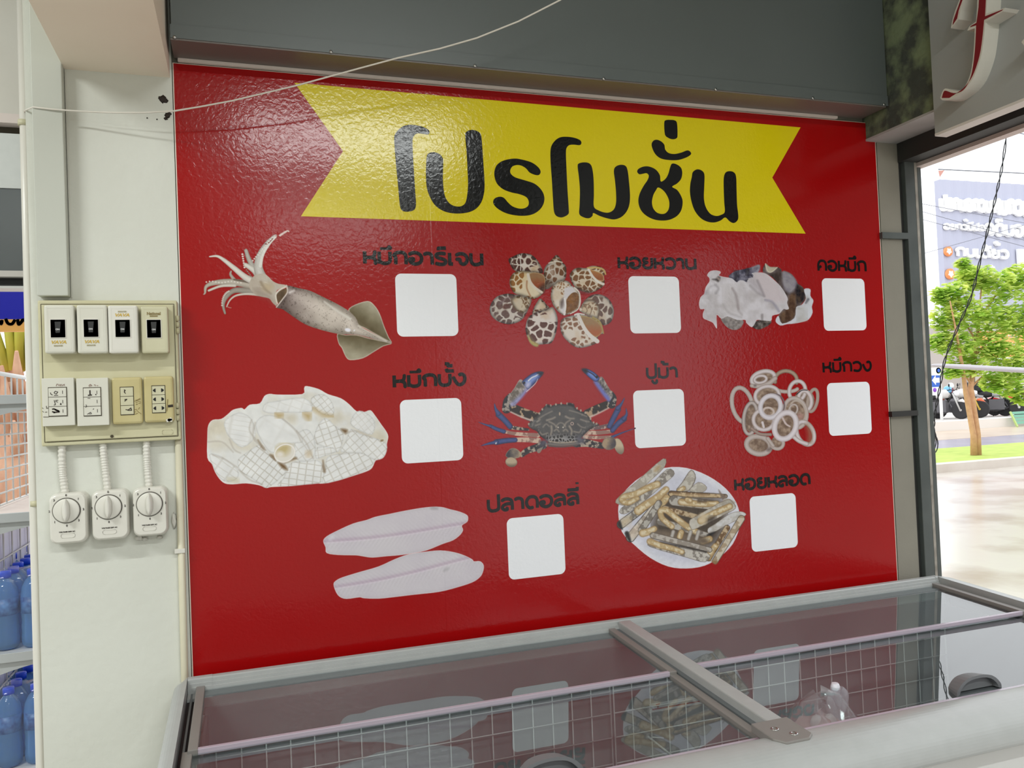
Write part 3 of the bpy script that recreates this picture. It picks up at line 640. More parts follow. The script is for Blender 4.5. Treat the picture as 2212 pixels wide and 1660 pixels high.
p.poly([(150,800),(180,700),(235,650),(260,540),(320,450),(320,390),(283,345),(330,280),(420,262),(500,280),(505,310),(480,345),(560,370),(690,395),(770,460),(810,432),(880,430),(940,460),(960,400),(1030,380),(1050,340),(1020,310),(1180,298),(1290,340),(1420,450),(1520,560),(1610,720),(1600,800),(1632,890),(1590,910),(1540,900),(1470,980),(1360,1010),(1340,1090),(1230,1090),(1110,1080),(1080,1120),(1020,1200),(930,1130),(910,1080),(780,1080),(620,1020),(520,1060),(440,1000),(446,1222),(380,1130),(300,1090),(220,1050),(215,970),(240,900),(170,900)], wht, rim=(232,228,234), rimw=12)
p.poly([(560,560),(640,500),(720,580),(790,760),(800,920),(720,980),(620,930),(550,800)], (196,190,192), soft=40, op=.7)
p.poly([(950,430),(1060,380),(1160,520),(1230,690),(1120,620),(1000,510)], (182,174,182), soft=14, op=.8); p.poly([(1060,330),(1200,310),(1330,400),(1500,600),(1590,760),(1400,790),(1240,720),(1160,540)], (208,196,202), soft=10, op=.8)
for q, a, b, c in (([(700,560),(760,680),(800,900)], 10, 16, (134,120,122)), ([(1110,430),(1170,560),(1228,690)], 14, 10, (130,122,128)), ([(990,510),(1100,620),(1200,680)], 10, 8, (150,142,148)), ([(1240,750),(1360,790),(1470,940)], 10, 12, (132,128,150)), ([(1190,1000),(1190,1080)], 20, 14, (110,102,104)), ([(430,640),(470,560),(420,500)], 16, 8, (140,134,138)), ([(550,820),(640,960),(850,1040)], 8, 8, (170,164,168)), ([(260,640),(330,540),(430,500)], 14, 8, (176,170,176)), ([(900,560),(950,700),(900,860)], 20, 14, (198,192,200)), ([(800,930),(860,1000)], 10, 6, (160,152,156))): p.stroke(q, a, b, c, soft=8, op=.85)
p.poly([(370,410),(430,400),(470,365),(500,390),(470,450),(430,430)], (50,42,40), soft=5); p.ell(470, 400, 26, 14, 40, (190,170,160), soft=5); p.stroke([(930,430),(960,410)], 14, 8, (50,46,52)); p.stroke([(1015,350),(1035,375)], 14, 10, (44,40,50)); p.ell(270, 625, 30, 18, 20, (160,150,160), soft=14, op=.7)
p.lay('squid_neck_picture', 'printed picture of a heap of white and dark squid necks')

# scored squid
p = Paint(442, 828, 844, 1060, 5.027, (420, 820))
def base(U, V, d): return mix((230,229,228), (214,206,190), (fbm(U, V, 210, 31) - .47) * 2.6) + ((fbm(U, V, 60, 33) - .5) * 16)[..., None]
p.poly([(140,850),(140,620),(150,500),(200,440),(290,430),(360,380),(420,330),(510,310),(545,325),(600,275),(710,260),(760,180),(820,157),(900,165),(1170,160),(1190,100),(1215,72),(1350,105),(1450,160),(1590,205),(1680,270),(1760,345),(1840,355),(1910,335),(1960,390),(2030,490),(2080,560),(2105,620),(2090,700),(2080,800),(2040,860),(1970,880),(1930,960),(1870,1000),(1720,1050),(1560,1100),(1400,1132),(1300,1130),(1100,1155),(950,1165),(830,1170),(780,1180),(700,1150),(560,1130),(420,1140),(330,1130),(270,1080),(220,1000),(190,920)], base, rim=(244,242,242), rimw=9)
def scored(ang, s1, s2, depth, lt=(234,233,233), dkc=(196,190,182)):
    a = math.radians(ang); ca, sa = math.cos(a), math.sin(a)
    def f(U, V, d):
        X = U * ca + V * sa + 12 * fbm(U, V, 90, 41); Y = -U * sa + V * ca + 12 * fbm(U, V, 90, 43)
        gx = np.abs(((X / s1) % 1) - .5); gy = np.abs(((Y / s2) % 1) - .5)
        e = np.maximum(np.clip((gx - .38) * 9, 0, 1), np.clip((gy - .38) * 9, 0, 1))
        c = mix(lt, dkc, e * depth); return c + ((fbm(U, V, 120, 45) - .5) * 22)[..., None] - (26 * np.exp(-(d / 10) ** 2))[..., None]
    return f
for pts, q in (([(470,880),(560,800),(700,710),(760,740),(830,830),(990,990),(940,1060),(880,1120),(780,1180),(700,1130),(600,1060),(500,1000)], (38, 64, 80, .9)),
               ([(910,1160),(960,1080),(1000,1000),(1060,900),(1200,890),(1340,880),(1400,960),(1390,1110),(1200,1145)], (8, 84, 62, .9)),
               ([(1395,1130),(1420,980),(1440,850),(1560,810),(1750,800),(1955,815),(1940,920),(1840,1000),(1640,1070)], (-28, 92, 64, .8)),
               ([(1590,790),(1640,680),(1700,540),(1800,590),(1940,630),(2085,700),(2070,820),(1970,880),(1800,800)], (-42, 70, 70, .7)),
               ([(1300,680),(1330,520),(1420,420),(1520,500),(1620,600),(1560,790),(1440,740)], (70, 62, 84, .8)),
               ([(1270,200),(1400,160),(1500,260),(1510,380),(1400,380),(1290,300)], (52, 56, 60, .7)),
               ([(1690,480),(1760,350),(1860,360),(1960,460),(1930,600),(1800,560)], (50, 58, 58, .4)),
               ([(770,260),(860,240),(1190,200),(1290,330),(1180,360),(1000,360),(840,370),(740,340)], (20, 120, 80, .25)),
               ([(330,450),(480,360),(620,430),(660,620),(520,740),(390,640),(340,560)], (10, 240, 52, .35)),
               ([(1100,620),(1220,540),(1300,640),(1310,800),(1240,880),(1100,860)], (55, 80, 80, .5)),
               ([(1330,740),(1500,740),(1530,790),(1420,830),(1320,860)], (-10, 70, 50, .6)),
               ([(160,820),(300,840),(450,960),(480,1050),(400,1110),(270,1070)], (35, 150, 70, .5)),
               ([(660,500),(760,390),(940,420),(1100,540),(1180,680),(1020,700),(860,800),(760,720)], (30, 220, 200, .12))):
    p.poly(pts, scored(*q), soft=2)
for q in ([(880,370),(960,385),(910,415)], [(1180,370),(1260,380),(1240,440)], [(1290,310),(1380,370),(1500,400),(1420,395),(1330,350)]): p.poly(q, (176,140,72), soft=16, op=.8)
for q in ([(910,900),(980,930),(1010,985),(950,960)], [(980,905),(1080,850),(1110,860),(1040,885)], [(1590,540),(1660,550),(1640,590)], [(820,820),(860,830),(880,880)], [(690,660),(760,760),(730,740)], [(1395,880),(1420,1000),(1400,990)]): p.poly(q, (96,64,30), soft=7, op=.85)
p.ell(980, 800, 118, 96, -25, (228,222,214), soft=3); p.ell(960, 765, 84, 58, -30, (196,178,132), soft=16); p.ell(930, 815, 40, 34, 0, (232,224,216), soft=8); p.ring(980, 802, 112, 92, -25, 14, (240,234,230))
for q in ([(380,650),(430,760),(500,800)], [(150,680),(300,680),(420,790)], [(200,820),(330,870),(470,960)], [(660,470),(640,640),(760,740)], [(960,430),(1100,560),(1160,680)], [(1110,560),(1220,700),(1290,860)], [(620,440),(600,560),(700,690)], [(1640,590),(1760,560),(1930,640)], [(480,980),(600,1090),(740,1140)]): p.stroke(q, 7, 5, (176,166,156), soft=5, op=.8)
p.ell(2035, 665, 18, 10, -20, (140,116,80), soft=3); p.ell(1240, 810, 30, 34, 0, (200,176,140), soft=14, op=.7); p.ell(420, 1095, 60, 20, 10, (186,172,130), soft=16, op=.6)
p.lay('scored_squid_picture', 'printed picture of a heap of white scored squid pieces')

# blue swimming crab
p = Paint(1030, 790, 1374, 1016, 6.144, (1020, 770))
def mott(a, b, s, sd, t=.5): return lambda U, V: mix(a, b, (fbm(U, V, s, sd) - t) * 9 + .5)
sh = mott((50,46,50), (176,160,144), 34, 51, .58); pk = mott((150,112,102), (206,178,160), 60, 52); bl = (66,82,138); bd = (34,40,74)
p.stroke([(740,975),(620,960),(500,945)], 34, 56, sh); p.stroke([(500,930),(430,850),(350,775)], 74, 80, bl, bd); p.stroke([(345,760),(310,700),(295,628)], 66, 6, bl, bd)
p.stroke([(870,1050),(700,1040),(540,1025),(410,995)], 58, 42, pk); p.stroke([(420,1000),(320,965),(240,925)], 56, 44, bl, bd); p.stroke([(245,930),(165,905),(82,874)], 34, 4, bl, bd)
p.stroke([(880,1120),(720,1110),(570,1110)], 72, 58, pk); p.stroke([(570,1112),(450,1120),(320,1140)], 64, 76, bl, bd); p.stroke([(325,1140),(220,1160),(118,1188)], 58, 5, bl, bd); p.ell(315, 1155, 14, 8, -60, (226,214,214))
p.stroke([(1570,955),(1700,945),(1820,920)], 52, 60, mott((110,84,86), (190,164,152), 40, 53)); p.stroke([(1820,930),(1870,830),(1935,705)], 66, 78, bl, bd); p.stroke([(1930,690),(1975,640),(2022,552)], 66, 5, bl, bd)
p.stroke([(1500,1015),(1680,1015),(1840,1000)], 60, 48, pk); p.stroke([(1860,985),(1930,900),(2015,830)], 66, 76, bl, bd); p.stroke([(2010,830),(2048,770),(2040,688)], 60, 5, bl, bd)
p.stroke([(1490,1070),(1660,1080),(1850,1070)], 50, 40, pk); p.stroke([(1860,1070),(1980,1020),(2164,955)], 36, 4, bl, bd)
p.stroke([(940,1180),(850,1215),(740,1250),(660,1305)], 110, 70, sh); p.poly([(860,1240),(920,1210),(945,1200),(900,1280),(865,1280)], (140,126,116))
p.poly([(440,1320),(500,1230),(580,1225),(650,1290),(630,1340),(520,1365)], lambda U, V, d: mix((60,58,66), (178,156,128), (U - 470) / 150 + fbm(U, V, 60, 7) - .5), rim=(150,130,112), rimw=12)
p.ell(518, 1405, 80, 66, 10, lambda U, V, d: mix((186,166,140), (86,72,60), (V - 1395) / 80 - d / 200), rim=(130,114,98), rimw=10)
p.stroke([(1380,1150),(1500,1150),(1620,1170),(1730,1190)], 120, 80, sh); p.ell(1945, 1195, 62, 112, -20, lambda U, V, d: mix((196,178,152), (110,98,84), (V - 1190) / 130), rim=(130,116,100), rimw=10)
p.poly([(1720,1180),(1750,1100),(1830,1072),(1890,1090),(1910,1170),(1870,1230),(1780,1240)], lambda U, V, d: mix((170,146,120), (74,68,72), (U - 1760) / 120 + fbm(U, V, 50, 9) - .6), rim=(120,106,96), rimw=12)
dkb = mott((42,32,26), (176,148,120), 44, 54, .62)
p.stroke([(850,820),(700,765),(580,710),(480,670)], 150, 110, dkb); p.stroke([(800,858),(640,800),(480,725)], 26, 18, (206,184,176), soft=3)
p.stroke([(455,700),(470,600),(520,540)], 120, 110, mott((36,36,40), (160,150,140), 34, 55, .6))
p.poly([(470,560),(560,420),(630,310),(690,340),(740,400),(640,560),(560,650),(500,640)], lambda U, V, d: mix((104,94,84), (176,164,158), (fbm(U, V, 40, 57) - .4) * 3), rim=(190,180,176), rimw=8)
p.poly([(560,650),(640,560),(760,390),(830,370),(720,470),(640,570)], (110,110,176), soft=6); p.stroke([(530,640),(640,540),(740,420)], 40, 30, (150,150,206), soft=10)
p.poly([(660,340),(720,280),(800,225),(880,203),(942,215),(900,290),(820,370),(740,440),(700,400)], lambda U, V, d: mix((48,62,120), (124,146,206), (d - 8) / 40), rim=(26,28,48), rimw=10)
p.stroke([(745,325),(790,285),(840,262),(895,228)], 16, 9, (228,226,228)); p.poly([(860,215),(942,215),(910,260)], (22,24,36), soft=6); p.ell(690, 355, 16, 18, 0, (20,18,22)); p.ell(735, 385, 40, 30, -50, (196,190,216), soft=10); p.stroke([(720,470),(830,370),(870,300)], 10, 6, (226,208,214))
p.stroke([(1530,765),(1680,690),(1840,625)], 120, 100, dkb); p.stroke([(1560,810),(1700,745),(1870,655)], 24, 16, (206,184,176), soft=3)
p.stroke([(1850,640),(1865,560),(1830,500)], 110, 90, mott((36,36,40), (160,150,140), 34, 59, .6))
p.poly([(1800,590),(1730,470),(1620,330),(1690,280),(1730,280),(1790,380),(1860,500),(1850,560)], lambda U, V, d: mix((80,74,72), (176,166,160), (fbm(U, V, 34, 61) - .4) * 3), rim=(170,160,158), rimw=6)
p.poly([(1800,600),(1700,480),(1610,345),(1650,320),(1760,470),(1830,560)], (110,116,190), soft=6)
p.poly([(1462,172),(1530,170),(1620,215),(1690,290),(1640,340),(1560,290),(1490,220)], lambda U, V, d: mix((52,68,140), (110,136,206), (d - 6) / 30), rim=(24,26,48), rimw=9); p.poly([(1455,172),(1520,172),(1530,215),(1500,225)], (16,18,26), soft=6); p.stroke([(1530,200),(1600,240),(1650,290)], 12, 14, (22,24,40)); p.ell(1655, 275, 16, 20, 0, (20,18,22))
car = [(740,920),(760,880),(850,800),(880,760),(930,700),(980,650),(1040,660),(1100,640),(1180,632),(1240,640),(1300,618),(1350,655),(1385,700),(1500,755),(1560,820),(1600,880),(1690,908),(1600,950),(1530,1000),(1470,1060),(1410,1130),(1390,1170),(1200,1195),(1010,1185),(1000,1130),(900,1060),(860,1000),(790,965)]
def cara(U, V, d):
    c = mix((70,68,70), (96,92,90), fbm(U, V, 90, 63)); k = np.clip((V - 1010) / 90, 0, 1) * np.clip((1160 - V) / 40, 0, 1) * (np.abs(U - 1190) < 210)
    f1, f2 = voro(U, V, 44, 65); m = np.clip((f2 - f1 - .18) * 8, 0, 1); c = c * (1 - (k * m)[..., None]) + np.array((36,32,30.)) * (k * m)[..., None] + (k * (1 - m) * 70)[..., None]
    return c - (34 * np.exp(-(d / 22) ** 2))[..., None] + (26 * (fbm(U, V, 26, 66) > .66) * (np.abs(U - 1190) > 260))[..., None]
p.poly(car, cara)
for x, y in ((890,760),(930,705),(985,650),(1040,655),(1110,640),(1180,628),(1260,630),(1330,640),(1390,690),(1440,720),(1500,750),(750,900),(800,850),(1570,830),(1610,880),(1650,895)): p.ell(x, y, 12, 16, 0, (176,158,144)); 
for x, y in ((1010,660),(1290,640),(1330,650)): p.ell(x, y, 26, 18, 20, (28,28,30), soft=4)
mk = (158,146,134)
for q, a in (([(880,830),(960,780),(1060,730)], 8), ([(1290,720),(1400,750),(1520,800)], 8), ([(990,850),(1060,830),(1100,810)], 20), ([(1240,800),(1290,825),(1350,828)], 20), ([(1020,870),(1080,900),(1120,940)], 14), ([(1110,940),(1150,890),(1200,890),(1240,940)], 8), ([(1220,930),(1250,880),(1300,850)], 14), ([(1050,930),(1055,990),(1040,1040)], 24), ([(1290,930),(1320,990),(1310,1040)], 24), ([(1090,990),(1120,970),(1150,1000)], 14), ([(1210,990),(1240,970),(1270,1000)], 14), ([(1350,1000),(1420,1010),(1445,970)], 14), ([(900,1010),(930,1040),(1000,1020)], 14), ([(940,940),(980,900),(1020,930)], 10), ([(840,920),(900,900)], 12), ([(1440,840),(1500,860),(1550,870)], 12), ([(1400,900),(1450,940),(1500,950)], 10), ([(860,870),(900,840)], 10)): p.stroke(q, a, a * .7, mk, soft=4)
p.ell(1160, 765, 10, 24, 0, (180,160,140)); p.ring(1325, 895, 18, 18, 0, 10, (186,160,150)); p.ell(1140, 945, 10, 10, 0, (200,190,180)); p.ell(1205, 945, 10, 10, 0, (200,190,180))
p.stroke([(1005,1125),(1180,1150),(1390,1130)], 14, 14, (190,172,154), soft=3); p.stroke([(1005,1165),(1180,1180),(1400,1160)], 30, 30, (122,112,108), soft=4); p.stroke([(1010,1195),(1200,1205),(1390,1185)], 12, 12, (90,82,80))
p.ell(950, 1150, 60, 34, -40, (86,80,96), soft=12); p.ell(1430, 1110, 60, 44, 30, (100,98,110), soft=14)
p.lay('crab_picture', 'printed picture of a blue swimming crab with raised claws')

# squid rings
p = Paint(1572, 790, 1774, 992, 6.917, (1560, 770))
w1, g1, e1 = (218,208,212), (196,184,180), (150,132,124); inn = lambda U, V, d: mix((120,98,84), (172,150,132), (fbm(U, V, 50, 71) - .35) * 2.4)
p.ring(300, 730, 150, 265, -14, 66, g1, e1); p.ring(950, 360, 165, 140, 0, 60, (176,156,138), (110,90,74), 170, 375); p.ring(960, 470, 170, 60, 0, 56, g1, e1, 20, 160)
p.ell(1230, 660, 150, 170, -10, inn); p.ring(1350, 660, 70, 170, 12, 50, (176,160,150), e1); p.ring(1120, 520, 120, 150, 12, 60, w1, e1); p.ring(1235, 660, 95, 145, -10, 62, w1, e1); p.stroke([(1110,570),(1190,510),(1270,510)], 14, 10, (40,36,44))
p.ell(610, 340, 180, 110, -14, inn); p.ring(610, 335, 175, 105, -16, 66, w1, e1); p.ring(570, 345, 90, 52, -10, 44, w1, e1); p.stroke([(440,440),(560,450),(700,400),(790,330)], 60, 70, g1, e1); p.ell(490, 440, 16, 10, 0, (96,84,84), soft=5)
p.ell(480, 900, 160, 250, 8, inn); p.ring(420, 930, 100, 235, 6, 58, g1, (110,98,96)); p.ell(680, 600, 190, 150, -10, inn); p.ring(670, 590, 180, 140, -10, 60, w1, e1)
p.ell(1080, 840, 180, 230, -10, inn); p.ring(1090, 850, 170, 225, -10, 62, g1, e1); p.ring(1130, 820, 110, 160, -20, 26, (186,172,162)); p.ring(1060, 800, 60, 80, 20, 30, g1, e1); p.ell(1160, 900, 46, 40, 0, (180,140,132), soft=10)
p.ring(1240, 1150, 120, 180, -25, 66, w1, e1); p.stroke([(1270,1030),(1310,1150),(1310,1270)], 60, 70, (150,128,104), soft=14, op=.8); p.stroke([(1060,1200),(1150,1270),(1260,1310)], 60, 66, w1, e1)
p.ell(545, 1330, 200, 150, 12, inn); p.ring(540, 1330, 180, 130, 12, 78, g1, e1); p.stroke([(690,1400),(740,1370)], 40, 40, (110,94,92), soft=8); p.ell(830, 1290, 100, 100, 0, inn); p.ring(820, 1300, 92, 84, 10, 54, g1, e1, -30, 170); p.stroke([(680,1230),(760,1340)], 60, 50, g1, e1)
p.ell(640, 950, 180, 180, 0, inn); p.ring(620, 950, 155, 150, 0, 62, w1, e1); p.stroke([(440,1080),(560,1160),(720,1170)], 50, 50, (168,146,136), (110,90,84)); p.stroke([(600,990),(620,1060)], 36, 30, w1)
p.ring(760, 750, 165, 190, 20, 22, (120,104,108)); p.ell(715, 750, 140, 160, 20, inn); p.ring(690, 830, 80, 60, 10, 30, (206,190,184)); p.ring(720, 755, 148, 168, 22, 72, (224,218,226), (176,166,172))
p.ell(940, 1040, 140, 190, 22, inn); p.stroke([(900,920),(950,1010),(1010,1050)], 30, 24, (206,188,186)); p.ring(942, 1040, 155, 205, 22, 84, (226,218,224), (178,164,166))
p.lay('squid_ring_picture', 'printed picture of a pile of white squid rings')

# razor clams on a plate
p = Paint(1326, 986, 1614, 1232, 6.384, (1310, 980))
p.poly([(160,800),(190,640),(270,500),(480,320),(800,200),(1100,200),(1400,310),(1640,480),(1790,680),(1842,880),(1835,1020),(1740,1250),(1560,1430),(1350,1550),(1100,1588),(850,1560),(600,1440),(380,1260),(210,1080)], lambda U, V, d: mix((222,222,232), (206,206,220), (d - 40) / 90), rim=(236,234,240), rimw=12)
GR = mott((168,160,148), (196,190,180), 60, 81); GD = mott((120,112,104), (180,174,166), 50, 82); BN = mott((112,84,54), (190,168,136), 44, 83); FL = mott((190,166,124), (222,208,178), 40, 84)
def sh_(a, b, w0, w1, col, edge=(92,80,66)): p.stroke([a, b], w0, w1, edge, soft=1); p.stroke([a, b], w0 - 18, w1 - 18, col)
def meat(q, w0, w1=None): p.stroke(q, w0 + 12, (w1 or w0) + 12, (140,110,66), soft=3); p.stroke(q, w0, w1 or w0, FL, (178,146,98))
p.poly([(700,740),(900,560),(1560,640),(1640,1000),(1420,1300),(1000,1200),(640,1100)], (70,58,46), soft=30)
p.poly([(780,70),(800,190),(560,420),(300,690),(190,710),(128,640),(420,380)], lambda U, V, d: GR(U, V), rim=(122,104,84), rimw=9); p.ell(700, 210, 50, 20, -45, (170,140,96), soft=10)
p.poly([(830,218),(940,280),(800,420),(420,740),(240,840),(195,760),(560,480)], lambda U, V, d: GD(U, V) + 14, rim=(104,92,84), rimw=9)
meat([(700,425),(560,480),(400,560),(240,600),(215,650),(300,680),(420,620)], 84, 60)
p.poly([(1165,225),(1232,340),(1130,520),(960,515),(1040,400)], lambda U, V, d: GR(U, V), rim=(84,70,58), rimw=14); p.poly([(1265,395),(1385,465),(1320,540),(1140,520)], lambda U, V, d: GR(U, V) + 8, rim=(110,98,90), rimw=9); meat([(1000,510),(1060,480)], 50)
sh_((520,740), (200,980), 110, 120, GD, (50,42,38)); p.ell(260, 940, 90, 40, -35, (200,180,150), soft=20); sh_((700,700), (330,1160), 110, 130, mott((160,148,136), (204,196,186), 50, 85), (54,46,42)); p.ell(380, 1080, 80, 50, -50, (214,194,176), soft=24, op=.8)
p.poly([(250,1100),(300,1080),(340,1220),(300,1200)], (34,30,30), soft=4); p.poly([(150,970),(190,930),(220,1050),(170,1020)], (34,30,30), soft=4)
meat([(820,500),(700,610),(560,700),(440,790)], 80, 110); meat([(830,610),(760,700)], 84); sh_((720,690), (480,1060), 96, 96, GD)
sh_((890,555), (1640,590), 84, 60, BN, (52,38,26)); p.stroke([(900,570),(1300,585),(1600,585)], 34, 20, (206,180,140), soft=8)
sh_((930,650), (1480,720), 150, 130, GD); meat([(1030,670),(1200,690),(1380,700),(1520,690)], 82, 60); meat([(1110,640),(1150,650)], 60); p.stroke([(1270,655),(1360,660)], 30, 20, (70,54,40), soft=10)
p.poly([(1545,500),(1600,570),(1660,580),(1600,640)], (120,104,92), soft=4); p.poly([(1600,660),(1660,620),(1780,680),(1640,720)], (176,168,158), soft=3)
sh_((800,760), (1270,880), 90, 80, BN); sh_((740,940), (1380,1130), 110, 90, GD); meat([(1240,1085),(1100,1000),(960,890),(830,790),(750,790),(760,880),(830,950),(900,1010)], 78, 66)
p.poly([(1140,930),(1260,850),(1640,640),(1740,670),(1780,760),(1600,860),(1280,1020),(1170,1050)], lambda U, V, d: GR(U, V), rim=(110,92,72), rimw=10); meat([(1300,930),(1420,860),(1560,790),(1700,730)], 84, 70); p.ell(1440, 910, 70, 34, -25, (64,54,46), soft=16); p.ell(1330, 900, 50, 70, 0, (208,188,156), soft=14)
p.poly([(1395,1040),(1500,970),(1700,830),(1850,800),(1925,835),(1880,880),(1640,1000),(1430,1110)], lambda U, V, d: mix((208,206,206), (168,160,150), (fbm(U, V, 70, 86) - .4) * 2.5), rim=(120,108,96), rimw=9); p.poly([(1385,1120),(1500,1080),(1440,1150),(1400,1180)], (30,26,26), soft=4)
sh_((1500,1480), (1860,900), 90, 100, mott((170,150,124), (206,194,176), 60, 87)); sh_((1410,1450), (1660,1030), 80, 90, BN); meat([(1400,1440),(1440,1360),(1500,1280)], 74); meat([(1330,1210),(1420,1180)], 80)
p.poly([(780,1060),(1360,1160),(1320,1260),(700,1120)], (110,94,78), soft=12); 
for x in (920, 1160, 1270): p.stroke([(x, 1080), (x - 30, 1180)], 56, 50, (190,184,178), (120,108,98))
meat([(500,1100),(580,1080),(660,1040)], 96, 70); meat([(1030,1090),(1010,1150)], 70)
sh_((640,1130), (1420,1330), 90, 80, mott((150,140,130), (186,178,170), 50, 88)); p.poly([(600,1230),(680,1220),(1380,1360),(1360,1500),(1080,1430),(600,1290)], lambda U, V, d: GD(U, V) + 20, rim=(90,78,68), rimw=9); p.stroke([(740,1230),(1060,1290),(1370,1360)], 26, 20, (44,38,34), soft=5)
meat([(600,1215),(740,1270),(900,1310),(1040,1360)], 80, 60)
p.poly([(1440,1480),(1530,1490),(1500,1532)], (150,120,84), soft=4)
p.speck(10, 7, 89)
p.lay('razor_clam_picture', 'printed picture of razor clams on a white oval plate')

# white fish fillets
p = Paint(692, 1090, 1052, 1300, 5.821, (680, 1080))
def fil(ax, ay, bx, by):
    def f(U, V, d):
        ex, ey = bx - ax, by - ay; l = math.hypot(ex, ey); t = ((U - ax) * ex + (V - ay) * ey) / l; k = ((U - ax) * ey - (V - ay) * ex) / l + 22 * np.sin(t / 420)
        c = mix((206,198,208), (214,208,214), fbm(U, V, 220, 91)); c = c - (20 * np.exp(-((k - 22) / 24) ** 2))[..., None] * np.array((.7, 1.2, .8)) + (12 * np.exp(-((k + 4) / 10) ** 2))[..., None]
        c = c + (3.0 * np.sin((t + np.abs(k) * .9) / 9) * np.exp(-(k / 120) ** 2))[..., None]; return c - (8 * np.exp(-(d / 30) ** 2))[..., None]
    return f
p.poly([(105,520),(150,460),(280,390),(480,300),(650,255),(760,215),(930,180),(1150,135),(1400,95),(1580,90),(1700,120),(1820,150),(1910,190),(1928,230),(1915,280),(1850,325),(1864,380),(1830,440),(1740,510),(1600,560),(1400,640),(1200,680),(1050,700),(900,712),(720,728),(600,712),(510,700),(300,696),(150,672),(135,600)], fil(160,540,1850,340), rim=(236,226,230), rimw=10)
p.poly([(235,1060),(270,1015),(350,975),(560,910),(800,840),(1000,750),(1180,685),(1380,655),(1580,638),(1750,660),(1880,700),(1980,750),(2000,775),(2080,775),(2125,830),(2110,920),(2070,980),(1980,1040),(1800,1100),(1560,1160),(1250,1195),(1000,1225),(800,1245),(620,1240),(560,1228),(400,1248),(310,1220),(260,1150)], fil(300,1110,1960,760), rim=(236,228,232), rimw=10)
p.ell(1500, 108, 40, 10, 5, (150,144,150), soft=10, op=.8); p.ell(1650, 880, 34, 10, -30, (170,166,172), soft=8, op=.8); p.ell(210, 480, 40, 16, -50, (226,224,232), soft=10, op=.7)
p.lay('fish_fillet_picture', 'printed picture of two pale pink fish fillets')
# ---------------------------------------------------------------- chest freezer
F_grey = mat('grey_freezer_plastic', (168, 170, 169), 0.32, noise=(30, 0.25, (148, 150, 148)), bump=(400, 0.05, 0.0005))
F_dark = mat('dark_inner_rail', (96, 102, 104), 0.4)
F_frame = mat('grey_lid_frame', (128, 124, 120), 0.42)
F_white = mat('white_freezer_steel', (206, 206, 204), 0.35)
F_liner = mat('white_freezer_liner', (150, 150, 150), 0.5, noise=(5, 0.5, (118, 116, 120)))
F_wire = mat('white_coated_wire', (212, 210, 208), 0.5)
F_glass = glass_mat('freezer_glass', (0.86, 0.90, 0.90), 2.15, 0.0, 0.04, (190, 190, 196))
F_trim = mat('lilac_glass_edge_trim', (176, 164, 176), 0.25)
F_black = mat('black_rubber', (26, 26, 27), 0.6)
F_chr = mat('steel_screw', (190, 190, 188), 0.3, metal=1.0)

FX0, FX1 = -0.034, 2.135
def zl(y): return 0.870 + 0.05 * y            # plane of the rim, lower at the front
def zg(y): return 0.846 + 0.05 * y            # plane of the sliding glass
fz = thing('chest_freezer', 'long chest freezer with grey rim and sliding glass lids below the poster', 'freezer', (1.05, -0.42, 0.0))
b = MB()
b.box((FX0 + .012, -.80, .10), (FX1 - .012, -.755, .765)); b.box((FX0 + .012, -.10, .10), (FX1 - .012, -.045, .80))
b.box((FX0 + .012, -.755, .10), (.030, -.10, .765)); b.box((2.07, -.755, .10), (FX1 - .012, -.10, .765)); b.box((.03, -.755, .10), (2.07, -.10, .22))
b.build('cabinet', F_white, fz, 0.004)
MB().box((FX0 + .05, -.77, 0.0), (FX1 - .05, -.07, .10)).build('plinth', F_black, fz)
l = MB(); l.box((.030, -.755, .2205), (2.07, -.10, .23)); l.box((.030, -.108, .23), (2.07, -.1002, .815)); l.box((.030, -.755, .23), (.036, -.108, .80)); l.box((2.064, -.755, .23), (2.07, -.108, .80)); l.box((.036, -.755, .23), (2.064, -.748, .762))
l.build('liner', F_liner, fz)
MB().box((.036, -.16, .23), (2.064, -.108, .50)).build('liner_step', mat('dark_frost_step', (92, 84, 88), 0.6), fz)
# front bumper, rear rail, end mouldings
def profile_x(prof, x0, x1, name, m, bevel=0, smooth=False):
    q = MB(); q.prism(prof, lambda p: (x0, p[0], p[1]), lambda p: (x1, p[0], p[1])); return q.build(name, m, fz, bevel, smooth)
fr = cr([(-.722, .800), (-.726, .818), (-.742, .829), (-.775, .8325), (-.806, .826), (-.828, .811), (-.839, .792), (-.840, .772), (-.822, .764)], 4, False) + [(-.722, .764)]
profile_x(fr, FX0 + .02, FX1 - .015, 'front_bumper', F_grey)
rr = [(-.045, .80), (-.045, .8665), (-.050, .8685), (-.061, .8675), (-.0635, .8645), (-.0640, .858), (-.068, .857), (-.068, .851), (-.0725, .850), (-.0725, .838), (-.10, .836), (-.10, .80)]
profile_x(rr, .045, FX1 - .045, 'rear_rail', F_grey)
profile_x([(-.0650, .8425), (-.1005, .8405), (-.1005, .8365), (-.0650, .8385)], .03, 2.07, 'rear_track', F_dark)
